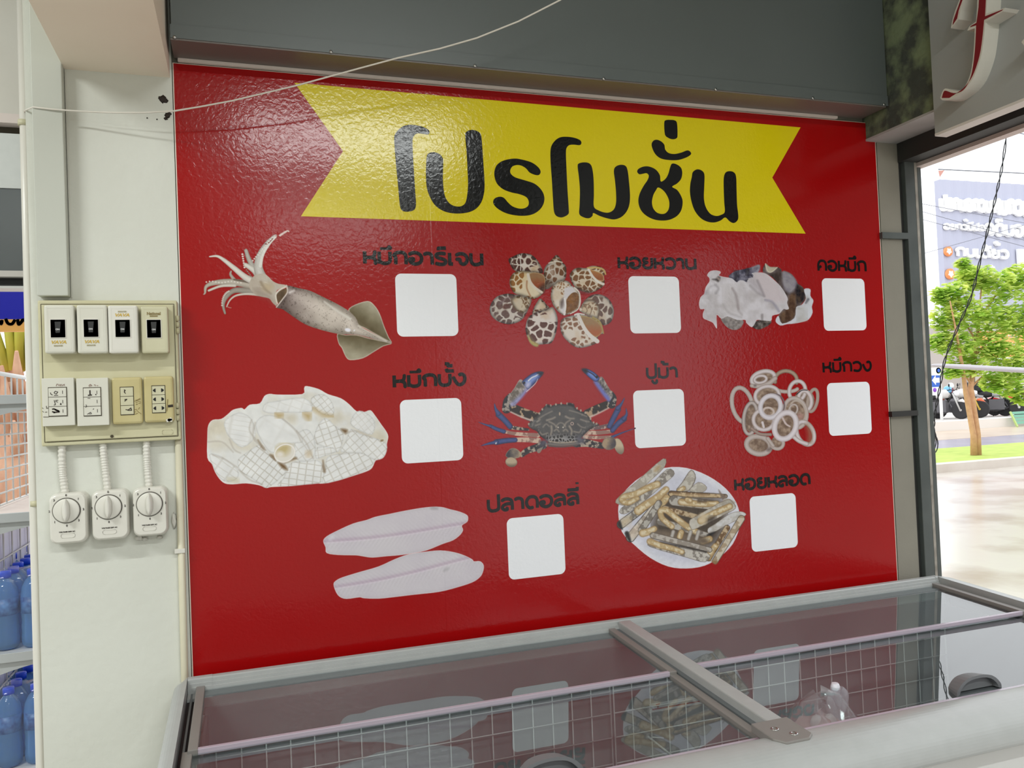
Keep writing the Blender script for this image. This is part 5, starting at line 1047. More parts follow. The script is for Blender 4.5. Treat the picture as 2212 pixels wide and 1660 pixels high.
# dirt around the beam corner
for k, (px, py, s) in enumerate(((352, 214, .012), (346, 212, .006), (358, 218, .007), (362, 250, .008), (366, 246, .006), (358, 256, .005), (318, 255, .002), (339, 258, .002))):
    c = at(px, py, y=-.0004); o = blob((c.x, -.0004, c.z), (s * .7, .0012, s * .6), .5, 300 + k, 14, 6).build('soot_spot', E_ink); tag(o, ['large sooty blot on the pillar below the cream beam', 'sooty blot touching the left of the large blot', 'sooty blot touching the right of the large blot', 'sooty blot under the string beside the poster edge', 'sooty fleck at the poster edge under the string', 'lowest sooty fleck under the string', 'left one of two tiny black dots on the pillar', 'right one of two tiny black dots on the pillar'][k], 'stain', 'soot marks at the pillar top')
# screws of the grey beam
BS = [(715, 112), (1026, 142), (1304, 170), (1546, 193), (1756, 212), (1910, 226), (377, 80)]
for k, (px, py) in enumerate(BS):
    c = at(px, py, y=-.1006); o = MB().lathe([(.004, 0), (.0038, -.0012), (.0001, -.0018)], (c.x, -.1005, c.z), 'y', 12).build('screw', F_chr); tag(o, ['screw in the grey beam flashing, above the left end of the yellow banner', 'screw in the grey beam flashing, above the first title letters', 'screw in the grey beam flashing, above the middle of the title', 'screw in the grey beam flashing, above the title tone mark', 'screw in the grey beam flashing, above the right end of the banner', 'screw at the right end of the grey beam flashing', 'screw at the left end of the grey beam flashing'][k], 'screw', 'screws of the grey beam flashing')

# ---------------------------------------------------------------- sign with the 3D letter
sg = thing('shop_sign', 'grey sign panel with a raised red and white letter f at the upper right', 'sign', (1.955, -1.5, 2.131))
MB().box((1.948, -3.0, 2.131), (1.966, -.275, 3.04)).build('panel', mat('grey_sign_panel', (168, 170, 168), 0.5, noise=(1.5, 0.4, (150, 152, 150))), sg)
MB().box((1.947, -3.0, 2.124), (1.988, -.275, 2.131)).build('bottom_edge', mat('white_sign_edge', (226, 220, 214), 0.6, noise=(9, 0.4, (196, 188, 180))), sg)
L_w = mat('white_letter_acrylic', (222, 218, 208), 0.5, noise=(12, 0.3, (200, 194, 182))); L_r = mat('red_letter_face', (132, 24, 34), 0.5)
C6 = lambda pts: [(at(1652 + x / 3.95, y / 3.95, x=1.902).y, at(1652 + x / 3.95, y / 3.95, x=1.902).z) for x, y in pts]
fo = cr([(1497,838),(1512,790),(1540,755),(1600,772),(1660,775),(1705,740),(1745,660),(1768,560),(1785,400),(1792,240)], 3, False) + [(1728,262),(1745,225),(1803,185),(1812,60),(1816,-60),(1850,-300),(1930,-300),(1900,-60),(1890,118),(2052,66),(2030,98),(1882,190),(1876,260)] + cr([(1876,260),(1862,380),(1845,480),(1810,590),(1770,680),(1710,760),(1640,815),(1580,850),(1515,856)], 3, False)[1:]
fi = cr([(1512,836),(1528,785),(1548,775),(1610,795),(1670,785),(1716,745),(1756,665),(1780,560),(1797,400),(1806,215)], 3, False) + [(1752,232),(1760,222),(1808,195),(1826,60),(1832,-60),(1860,-280),(1915,-280),(1890,-60),(1880,140),(2034,80),(2022,92),(1872,170),(1864,260)] + cr([(1864,260),(1850,380),(1832,480),(1798,590),(1756,680),(1694,755),(1630,800),(1575,836)], 3, False)[1:]
cu = [(1588,242),(1598,180),(1625,90),(1660,0),(1690,-80),(1740,-180),(1770,-170),(1720,-60),(1690,20),(1668,90),(1655,165)]; ci = [(1605,212),(1612,170),(1640,90),(1672,0),(1700,-70),(1740,-150),(1712,-70),(1680,20),(1655,90),(1642,158)]
q = MB()
for o_ in (fo, cu): q.prism(C6(o_), lambda p: (1.902, p[0], p[1]), lambda p: (1.948, p[0], p[1]))
lt = q.build('raised_letter', L_w, sg)
q = MB()
for o_ in (fi, ci): q.prism(C6(o_), lambda p: (1.9012, p[0], p[1]), lambda p: (1.9022, p[0], p[1]))
o = q.build('letter_face', L_r, lt); o['label'] = 'dark red face of the letter'
q = MB(); q.prism(C6([(2190,360),(2240,290),(2300,260),(2300,380),(2212,390)]), lambda p: (1.902, p[0], p[1]), lambda p: (1.948, p[0], p[1])); q.build('raised_letter', L_w, sg)
# ---------------------------------------------------------------- through the opening on the left
YW = .36
def zz(py, y, px=30): return at(px, py, y=y).z
XR = at(70, 400, y=YW).x; XL = -3.4
struct('wall_side', MB().box((XL, YW, zz(246, YW)), (XR + .05, YW + .08, 3.05)), M_white)
win = tag(bpy.data.objects.new('window_1', None), kind='structure'); COL.objects.link(win); win.location = ((XL + XR) / 2, YW, zz(620, YW))
def strip(nm, p0, p1, m, d0=0.0, d1=.06): MB().box((XL, YW + d0, zz(p1, YW + d0)), (XR + .05, YW + d1, zz(p0, YW + d0))).build(nm, m, win)
strip('head_frame', 246, 266, mat('pinkish_white_frame', (224, 212, 206), 0.5), -.006)
strip('dark_slot', 265, 290, mat('dark_slot_wood', (70, 64, 50), 0.7, noise=(30, 0.6, (30, 28, 22))), .03, .07)
strip('frosted_pane', 289, 407, mat('frosted_white_panel', (214, 218, 216), 0.35, noise=(40, 0.3, (196, 202, 200))), .012)
strip('tinted_pane', 406, 586, mat('tinted_grey_pane', (92, 98, 100), 0.25, noise=(3, 0.5, (70, 74, 74))), .016)
strip('sill_frame', 585, 598, mat('off_white_frame', (200, 196, 190), 0.5), -.004)
strip('lower_gap', 597, 619, M_black, .02, .07); strip('bottom_frame', 618, 623, F_white, -.004)
# blue and orange hanging sign
YS = 1.5
s0, s1 = at(-60, 622, y=YS), at(72, 716, y=YS)
hs = thing('hanging_sign', 'blue hanging sign with a black-lettered orange lower border beyond the left opening', 'sign', (s1.x, YS, s1.z))
XS0 = -2.6; XS1 = at(84, 660, y=YS).x
MB().box((XS0, YS, zz(690, YS)), (XS1, YS + .03, zz(604, YS))).build('blue_field', mat('deep_blue_print', (16, 22, 168), 0.4), hs)
MB().box((XS0, YS, zz(716, YS)), (XS1, YS + .03, zz(690, YS))).build('orange_border', mat('orange_print', (236, 176, 92), 0.5), hs)
q = MB()
for k, pts in enumerate(([(-6,690),(2,700),(4,692)], [(12,689),(17,699),(26,700),(32,691)], [(38,690),(40,701),(46,696),(50,691),(60,697)], [(62,690),(66,700)])):
    P = [at(x, y, y=YS - .002) for x, y in cr(pts, 4, False)]
    for l in stroke_outline([(p.x, p.z) for p in P], .011): q.prism(l, lambda p: (p[0], YS - .0012, p[1]), lambda p: (p[0], YS + .001, p[1]))
q.build('black_lettering', M_black, hs)
# shelf rack seen from its front end
R_w = mat('white_rack_steel', (214, 214, 212), 0.45); R_g = mat('pale_grey_rack_steel', (186, 190, 192), 0.45)
RY = .66; rx0, rx1 = at(-75, 1120, y=RY).x, -.325
rk = thing('shelf_rack', 'white steel shelf rack loaded with water bottles beyond the left opening', 'shelf rack', ((rx0 + rx1) / 2, .9, -.06))
dz = [zz(853, RY), zz(1109, RY), zz(1411, RY), zz(1411, RY) - .335]
for k, z in enumerate(dz):
    MB().box((rx0, RY + .012, z - .012), (rx1, 1.75, z - .002)).build('shelf_deck', R_w if k != 1 else mat('pinkish_deck', (226, 212, 204), 0.5), rk)
    MB().box((rx0, RY, z - .026), (rx1, RY + .012, z)).build('front_beam', R_g, rk, .001)
    bx = (rx0 + rx1) / 2 - .04; q = MB(); arc = [(rx0, z - .026), (rx1, z - .026), (rx1, z - .030)] + [(rx1 + (rx0 - rx1) * t, z - .030 - .055 * t ** 2) for t in np.linspace(0, 1, 10)[1:]]
    q.prism(arc, lambda p: (p[0], RY + .016, p[1]), lambda p: (p[0], RY + .020, p[1])); q.build('arched_bracket', R_g, rk)
for x in (rx0 + .0, rx1):
    for y in (RY + .02, 1.74): MB().box((x - .012, y - .012, -.06), (x + .012, y + .012, dz[0] + .12)).build('post', R_w, rk)
def gridx(nm, x, y0, y1, z0, z1, ny, nz, r=.003):
    q = MB()
    for y in np.linspace(y0, y1, ny): q.tube([(x, y, z0), (x, y, z1)], r, 6)
    for z in np.linspace(z0, z1, nz): q.tube([(x, y0, z), (x, y1, z)], r, 6)
    q.build(nm, R_w, rk)
gx = at(0, 1062, z=dz[1] + .012); 
gridx('side_grid', rx0 + .03, RY + .05, 1.70, dz[1] + .004, dz[0] - .045, 13, 9)
q = MB()
for y in np.linspace(RY + .03, 1.7, 15): q.tube([(rx0 + .03, y, dz[0]), (rx0 + .03, y, dz[0] + .075)], .003, 6)
q.tube([(rx0 + .03, RY + .03, dz[0] + .075), (rx0 + .03, 1.7, dz[0] + .075)], .007, 8)
for x in np.linspace(rx0 + .05, rx1, 9): q.tube([(x, 1.7, dz[0]), (x, 1.7, dz[0] + .075)], .003, 6)
q.tube([(rx0 + .03, 1.7, dz[0] + .075), (rx1, 1.7, dz[0] + .075)], .007, 8); q.build('top_rail', R_w, rk)
for zlow, zhigh in ((dz[2], dz[1] - .05), (dz[3], dz[2] - .05)):
    gridx('side_grid', rx0 + .03, RY + .05, 1.70, zlow + .004, zhigh, 11, 4)
    MB().box((rx0 + .018, RY + .10, zlow), (rx0 + .024, 1.6, zhigh - .02)).build('side_sheet', mat('lavender_sheet', (208, 206, 226), 0.5), rk)
# water bottles: blue tinted, one kind copied
def water_mat():
    m = bpy.data.materials.new('blue_tinted_bottle'); m.use_nodes = True; nt = m.node_tree; N = nt.nodes; L = nt.links; N.clear()
    out = N.new('ShaderNodeOutputMaterial'); tl = N.new('ShaderNodeBsdfTranslucent'); tl.inputs[0].default_value = (.20, .48, .90, 1)
    df = N.new('ShaderNodeBsdfDiffuse'); df.inputs[0].default_value = (.22, .50, .90, 1); tp = N.new('ShaderNodeBsdfTransparent'); tp.inputs[0].default_value = (.55, .78, 1, 1)
    gl = N.new('ShaderNodeBsdfGlossy'); gl.inputs['Roughness'].default_value = .08; lw = N.new('ShaderNodeLayerWeight'); lw.inputs[0].default_value = .25
    a = N.new('ShaderNodeMixShader'); a.inputs[0].default_value = .5; L.new(tl.outputs[0], a.inputs[1]); L.new(df.outputs[0], a.inputs[2])
    b = N.new('ShaderNodeMixShader'); b.inputs[0].default_value = .45; L.new(a.outputs[0], b.inputs[1]); L.new(tp.outputs[0], b.inputs[2])
    c = N.new('ShaderNodeMixShader'); L.new(lw.outputs['Fresnel'], c.inputs[0]); L.new(b.outputs[0], c.inputs[1]); L.new(gl.outputs[0], c.inputs[2]); L.new(c.outputs[0], out.inputs[0])
    return m
B_body = water_mat(); B_cap = mat('blue_cap', (28, 74, 214), 0.35); B_lab = mat('dark_blue_label', (52, 84, 150), 0.4, noise=(60, 0.8, (96, 150, 214)))
by0 = .725; c0 = at(13, 1300, y=by0).x
def bottle():
    t = thing('water_bottle', 'blue-tinted plastic water bottle with a blue cap', 'bottle', (c0, by0, dz[2]))
    x, y, z = c0, by0, dz[2]; q = MB()
    q.lathe([(.026, .0), (.0325, .008), (.0330, .030), (.0315, .045), (.0330, .060), (.0315, .075), (.0330, .090), (.0330, .150), (.0300, .172), (.0200, .192), (.0125, .200), (.0125, .206)], (x, y, z), 'z', 18); q.build('body', B_body, t)
    MB().lathe([(.0334, .098), (.0334, .146)], (x, y, z), 'z', 18).build('label_band', B_lab, t)
    MB().lathe([(.0150, .203), (.0152, .219), (.0140, .222), (.0001, .222)], (x, y, z), 'z', 16).build('cap', B_cap, t)
    return t
b0 = bottle(); first = True
rows = ['front', 'second', 'third', 'fourth', 'fifth', 'sixth', 'seventh', 'eighth']
for sh, zb, snm in ((0, dz[2], 'upper'), (1, dz[3], 'lower')):
    for r in range(8):
        for k, cn in ((-1, 'left column'), (0, 'middle column'), (1, 'right column')):
            o = b0 if first else copy_tree(b0); first = False
            o.location = (c0 + k * .0705 + .004 * (r % 2), by0 + r * .0705, zb + .0005)
            o['label'] = 'blue-capped water bottle, %s row, %s, on the %s bottle shelf' % (rows[r], cn, snm); o['group'] = 'water bottles on the shelf rack'
wrap = glass_mat('shrink_wrap', (1, 1, 1), 1.35, 0.12, 0.06, (235, 238, 245))
for zb, snm in ((dz[2], 'upper'), (dz[3], 'lower')):
    q = MB(); nx, nz = 14, 10; x0, x1 = c0 - .0705 - .0345, c0 + .0705 + .038; V = []
    rr_ = random.Random(int(zb * 1000))
    for j in range(nz):
        for i in range(nx):
            x = x0 + (x1 - x0) * i / (nx - 1); ph = (x - c0) / .0705 * 2 * math.pi
            h = .004 + .216 * min(1, j / (nz - 3)) ; top = max(0, j - (nz - 3)) / 2
            V.append((x, by0 - .0365 + .012 * (1 - math.cos(ph)) / 2 * .8 + .03 * max(0, (j / (nz - 3) - .75)) * 2 + top * .05 + rr_.uniform(-.001, .001), zb + h + .004 * (1 + math.cos(ph)) * (1 if j >= nz - 4 else 0) + rr_.uniform(-.001, .001)))
    q.add(V, [(j * nx + i, j * nx + i + 1, (j + 1) * nx + i + 1, (j + 1) * nx + i) for j in range(nz - 1) for i in range(nx - 1)], True)
    tag(q.build('shrink_wrap', wrap), 'clear shrink wrap stretched over the front bottles of the %s bottle shelf' % snm, 'plastic wrap')
# palm with dried frond bases and green stems
pc = at(40, 800, y=5.2); pt = thing('palm_tree', 'palm with dried tan frond bases and yellow-green stems beyond the left opening', 'palm', (pc.x, 5.2, -.07))
P_dry = mat('dry_palm_sheath', (214, 172, 142), 0.8, noise=(9, 0.6, (176, 124, 98))); P_grn = mat('yellow_green_stem', (206, 204, 84), 0.6, noise=(6, 0.5, (160, 178, 74)))
rp = random.Random(3); q = MB(); q.tube([(pc.x, 5.2, -.07), (pc.x + .03, 5.2, .6), (pc.x, 5.2, pc.z - .1)], [.30, .26, .24], 14); q.build('trunk', P_dry, pt)
q = MB()
for k in range(70):
    a = rp.uniform(0, 6.28); l = rp.uniform(.25, .55); z0 = rp.uniform(.2, pc.z + .1); u = (math.cos(a), math.sin(a)); s = rp.uniform(.12, .30)
    q.tube([(pc.x + u[0] * .2, 5.2 + u[1] * .2, z0), (pc.x + u[0] * (.2 + s * .7), 5.2 + u[1] * (.2 + s * .7), z0 + l * .6), (pc.x + u[0] * (.2 + s), 5.2 + u[1] * (.2 + s), z0 + l)], [.05, .035, .012], 7)
q.build('frond_bases', P_dry, pt)
q = MB()
for k in range(16):
    a = rp.uniform(0, 6.28); s = rp.uniform(.1, .5); u = (math.cos(a), math.sin(a))
    q.tube([(pc.x + u[0] * .1, 5.2 + u[1] * .1, pc.z), (pc.x + u[0] * (.1 + s * .4), 5.2 + u[1] * (.1 + s * .4), pc.z + .5), (pc.x + u[0] * (.1 + s), 5.2 + u[1] * (.1 + s), pc.z + 1.3)], [.035, .028, .018], 7)
q.build('stems', P_grn, pt)
# ---------------------------------------------------------------- the street on the right
GZ = -.06
def gy(py, px=2100): return at(px, py, z=GZ).y
O_pave = mat('wet_pale_pavement', (206, 198, 190), 0.22, noise=(0.9, 0.8, (168, 150, 138), 0.45, 0.62), bump=(3, 0.15, 0.01))
O_road = mat('wet_grey_road', (150, 144, 160), 0.25, noise=(1.2, 0.5, (176, 168, 178)))
O_kerb = mat('pale_kerb', (218, 210, 200), 0.7, noise=(2, 0.5, (186, 172, 158)))
O_grass = mat('bright_verge_grass', (188, 204, 104), 0.9, noise=(5, 0.7, (150, 178, 74)))
struct('ground', MB().box((-60, .3, -.30), (140, 160, GZ - .03)), mat('far_ground', (196, 186, 176), 0.8))
struct('pavement', MB().box((2.25, -30, -.10), (140, gy(1016), GZ)), O_pave)
v0, v1 = gy(1016), gy(977)
struct('verge_kerb', MB().box((2.3, v0, -.10), (140, v0 + .25, GZ + .14)), O_kerb)
tag(MB().box((2.3, v0 + .25, -.10), (140, v1, GZ + .13)).build('verge_grass', O_grass), 'strip of bright grass on the street verge around the tree', 'grass', kind='stuff')
struct('road', MB().box((2.3, v1, -.10), (140, gy(947), GZ + .005)), O_road)
struct('far_lane', MB().box((2.3, gy(947), -.10), (140, gy(928), GZ + .01)), mat('wet_brown_lane', (206, 188, 168), 0.3, noise=(.8, 0.6, (176, 150, 128))))
k0 = gy(928)
struct('far_kerb', MB().box((2.3, k0, -.10), (140, k0 + .5, GZ + .30)), mat('white_painted_kerb', (226, 220, 214), 0.7))
struct('far_pavement', MB().box((2.3, k0 + .5, -.10), (140, k0 + 40, GZ + .29)), mat('far_pavement_concrete', (206, 200, 194), 0.8))
PZ = GZ + .29
# building
BY = 44.0
bl0 = at(2046, 700, y=BY).x; bz = lambda py, px=2100: at(px, py, y=BY).z
bd_ = thing('sign_building', 'building with a tall dark ribbed sign wall of white Thai lettering across the street', 'building', (bl0 + 15, BY, PZ))
q = MB(); n = 120; x1 = bl0 + 30; V = []; zt, zb_ = bz(392), bz(700)
for i in range(n + 1):
    x = bl0 + (x1 - bl0) * i / n; y = BY - (.06 if (i // 2) % 2 else 0); V += [(x, y, zb_), (x, y, zt), (x, BY + .5, zb_), (x, BY + .5, zt)]
F = []
for i in range(n): a = 4 * i; b = a + 4; F += [(a, b, b + 1, a + 1), (a + 3, b + 3, b + 2, a + 2), (a + 1, b + 1, b + 3, a + 3), (b, a, a + 2, b + 2)]
F += [(0, 1, 3, 2), (4 * n, 4 * n + 2, 4 * n + 3, 4 * n + 1)]; q.add(V, F); q.build('ribbed_sign_wall', mat('hazed_dark_cladding', (176, 178, 196), 0.6), bd_)  # dark wall given a pale lavender colour: overexposure haze put into the paint
q = MB(); q.box((bl0 - .2, BY, PZ), (x1, BY + 8, zb_)); q.build('lower_wall', mat('warm_grey_wall', (176, 168, 162), 0.8), bd_)
for px in (2125, 2200): c = at(px, 830, y=BY - .6).x; MB().box((c - .35, BY - .9, PZ), (c + .35, BY - .2, zb_)).build('column', mat('pale_column', (212, 204, 196), 0.8), bd_)
B_w = mat('white_sign_letters', (246, 246, 246), 0.5); B_o = mat('orange_sign_disc', (240, 150, 92), 0.5)
def brow(txt, x0, x1_, base, h, sw=.3):
    """row of raised white letters on the sign wall"""
    y = BY - .16; a = at(x0, base, y=y); b = at(x1_, base + (x1_ - x0) * .055, y=y); H = h * (a - Vector(CAM)).dot(Vector(RM[2])) / FPX
    tot = sum(GL[k][0] for k in txt.split() if k in GL); sx = (b.x - a.x) / tot; cx = last = 0; q = MB(); k = 0
    for g in txt.split():
        if g in GL: last = cx; st = GL[g][1]; cx += GL[g][0]
        else: st = MK[g]
        for s in st:
            P = [(a.x + (last + x) * sx, a.z + (b.z - a.z) * (last + x) / tot + v * H) for x, v in (cr(s, 3, False) if len(s) > 2 else s)]
            for l in stroke_outline(P, sw * H): q.prism(l, lambda p: (p[0], y - .02 - .0004 * k, p[1]), lambda p: (p[0], BY - .05, p[1])); k += 1
    q.build('raised_lettering', B_w, bd_)
brow('po ro ko bo o ko wo no', 2033, 2140, 452, 23, .46); brow('ho mo ko wo no', 2146, 2225, 460, 28, .46)
brow('o yo ko wo tho no ii po o', 2040, 2126, 495, 12, .32); brow('cho do kar bo o no', 2130, 2230, 507, 24, .34)
brow('ko no e do han yo tho wo', 2066, 2178, 553, 18, .36); brow('o ek mo no ro tho ko o wo', 2072, 2200, 603, 17, .32)
for px, py, r in ((2050, 543, .37), (2054, 592, .40)):
    c = at(px, py, y=BY - .2); MB().lathe([(r, .1), (r, -.05), (.0001, -.05)], (c.x, BY - .15, c.z), 'y', 24).build('orange_disc', B_o, bd_)
    q = MB(); q.prism([(c.x + r * .7 * s * math.cos(t), c.z + r * .7 * s * math.sin(t)) for t, s in ((k * math.pi / 5 + .3, 1 if k % 2 else .62) for k in range(10))], lambda p: (p[0], BY - .23, p[1]), lambda p: (p[0], BY - .19, p[1])); q.build('white_emblem', B_w, bd_)
q = MB(); a, b = at(2198, 538, y=BY - .2), at(2260, 600, y=BY - .2); q.box((a.x, BY - .22, b.z), (b.x, BY - .06, a.z)); q.build('white_board', B_w, bd_)
# orange billboard and the canopy below it
HY = 34.0; a, b = at(2120, 716, y=HY), at(2260, 770, y=HY)
ob = thing('orange_billboard', 'orange billboard with white lettering behind the street tree', 'billboard', ((a.x + b.x) / 2, HY, b.z))
MB().box((a.x, HY, b.z), (b.x, HY + .15, a.z)).build('board', mat('orange_board', (244, 170, 96), 0.5), ob)
MB().box((a.x - .1, HY - .05, b.z - .09), (b.x, HY + .2, b.z)).build('lower_frame', B_w, ob); MB().box((a.x - .1, HY - .05, a.z), (b.x, HY + .2, a.z + .06)).build('upper_frame', B_w, ob)
for x0, x1_, base, h, tx in ((2128, 2198, 730, 7, 'ko no o ro wo mo ngo no'), (2130, 2195, 747, 7, 'bo o no ko ro wo a no'), (2140, 2184, 766, 9, 'ho o ek lo no ko')):
    y = HY - .012; p, r_ = at(x0, base, y=y), at(x1_, base, y=y); H = h * 35.5 / FPX; tot = sum(GL[k][0] for k in tx.split() if k in GL); sx = (r_.x - p.x) / tot; cx = last = 0; q = MB()
    for g in tx.split():
        if g in GL: last = cx; st = GL[g][1]; cx += GL[g][0]
        else: st = MK[g]
        for s in st:
            for l in stroke_outline([(p.x + (last + u) * sx, p.z + v * H) for u, v in s], .34 * H): q.prism(l, lambda w: (w[0], y, w[1]), lambda w: (w[0], HY + .01, w[1]))
    q.build('white_lettering', B_w, ob)
q = MB(); a2 = at(2140, 778, y=HY); q.box((a2.x, HY - .6, a2.z - .12), (b.x, HY + 1.2, a2.z + .02)); tag(q.build('shop_canopy', mat('grey_canopy', (160, 152, 160), 0.6)), 'grey flat canopy under the orange billboard', 'canopy')
for x in (a2.x + .3, b.x - .5): MB().box((x - .06, HY + .3, PZ), (x + .06, HY + .42, a2.z - .12)).build('post', mat('grey_canopy', (160, 152, 160), 0.6), bpy.data.objects['shop_canopy'])
for x in (a.x + .4, b.x - .4): MB().box((x - .05, HY + .05, a2.z + .02), (x + .05, HY + .12, b.z - .09)).build('strut', B_w, ob)

# tree on the verge
tb_ = at(2106, 984, z=GZ + .13); TY = tb_.y; T = lambda px, py, d=0: at(px, py, y=TY + d)
tree = thing('street_tree', 'young tree with two tan stems and bright green feathery leaves on the verge', 'tree', tuple(tb_))
O_bark = mat('tan_bark', (206, 160, 122), 0.8, noise=(12, 0.5, (164, 116, 84)))
q = MB(); q.tube([tuple(T(2104, 984)), tuple(T(2103, 940)), tuple(T(2094, 890)), tuple(T(2086, 848)), tuple(T(2080, 800, -.1)), tuple(T(2066, 720, -.2)), tuple(T(2052, 650, -.2))], [.062, .055, .050, .044, .034, .022, .010], 9)
q.build('stem', O_bark, tree)
q = MB(); q.tube([tuple(T(2113, 984)), tuple(T(2112, 940)), tuple(T(2104, 880)), tuple(T(2097, 838)), tuple(T(2103, 790, .1)), tuple(T(2112, 720, .1)), tuple(T(2120, 620, 0))], [.062, .055, .046, .050, .042, .028, .010], 9)
for P in ([(2100, 835), (2120, 815), (2150, 812)], [(2106, 770), (2150, 720), (2190, 690)], [(2110, 740), (2080, 690), (2040, 660)], [(2098, 830), (2070, 790), (2040, 770)], [(2115, 690), (2150, 640), (2180, 610)]): q.tube([tuple(T(x, y, .15 * k)) for k, (x, y) in enumerate(P)], [.022, .014, .006], 6)
q.build('branching_stem', O_bark, tree)
def leaf_mat():
    m = bpy.data.materials.new('bright_feathery_leaf'); m.use_nodes = True; nt = m.node_tree; N = nt.nodes; L = nt.links; N.clear()
    out = N.new('ShaderNodeOutputMaterial'); d = N.new('ShaderNodeBsdfDiffuse'); t = N.new('ShaderNodeBsdfTranslucent'); mx = N.new('ShaderNodeMixShader'); mx.inputs[0].default_value = .45
    g = N.new('ShaderNodeNewGeometry'); n = N.new('ShaderNodeTexNoise'); n.inputs['Scale'].default_value = 4.5; L.new(g.outputs['Position'], n.inputs['Vector'])
    r = N.new('ShaderNodeValToRGB'); r.color_ramp.elements[0].position = .35; r.color_ramp.elements[1].position = .66; r.color_ramp.elements[0].color = tuple(lin((178, 214, 96))) + (1,); r.color_ramp.elements[1].color = tuple(lin((244, 250, 160))) + (1,)
    L.new(n.outputs[0], r.inputs[0]); L.new(r.outputs[0], d.inputs[0]); L.new(r.outputs[0], t.inputs[0]); L.new(d.outputs[0], mx.inputs[1]); L.new(t.outputs[0], mx.inputs[2]); L.new(mx.outputs[0], out.inputs[0]); return m
rt = random.Random(11); q = MB()
CL = [(2062, 640, 40), (2095, 600, 34), (2120, 600, 36), (2160, 620, 46), (2200, 600, 40), (2090, 680, 48), (2042, 690, 36), (2150, 690, 52), (2195, 690, 46), (2130, 745, 44), (2065, 745, 44), (2030, 740, 28), (2100, 790, 34), (2165, 770, 44), (2060, 800, 26), (2145, 825, 30), (2180, 830, 40), (2210, 790, 42), (2235, 720, 60), (2245, 640, 60), (2205, 860, 22), (2030, 640, 22), (2080, 570, 16)]
sc_ = (T(2107, 700) - Vector(CAM)).dot(Vector(RM[2])) / FPX
for px, py, r in CL:
    for k in range(int(r * 9)):
        while True:
            u = [rt.uniform(-1, 1) for _ in range(3)]
            if sum(x * x for x in u) < 1: break
        c = T(px, py) + Vector((u[0] * r * sc_, u[1] * r * sc_ * .8, u[2] * r * sc_ * .8)); a = rt.uniform(0, 6.28); L_ = rt.uniform(.12, .24)
        d = Vector((math.cos(a), math.sin(a), rt.uniform(-.55, .15))).normalized(); w = d.cross(Vector((rt.uniform(-.3, .3), rt.uniform(-.3, .3), 1))).normalized() * L_ * .24
        q.add([c - d * L_ / 2, c - d * L_ * .1 + w, c + d * L_ / 2, c - d * L_ * .1 - w], [(0, 1, 2, 3)])
q.build('foliage', leaf_mat(), tree)

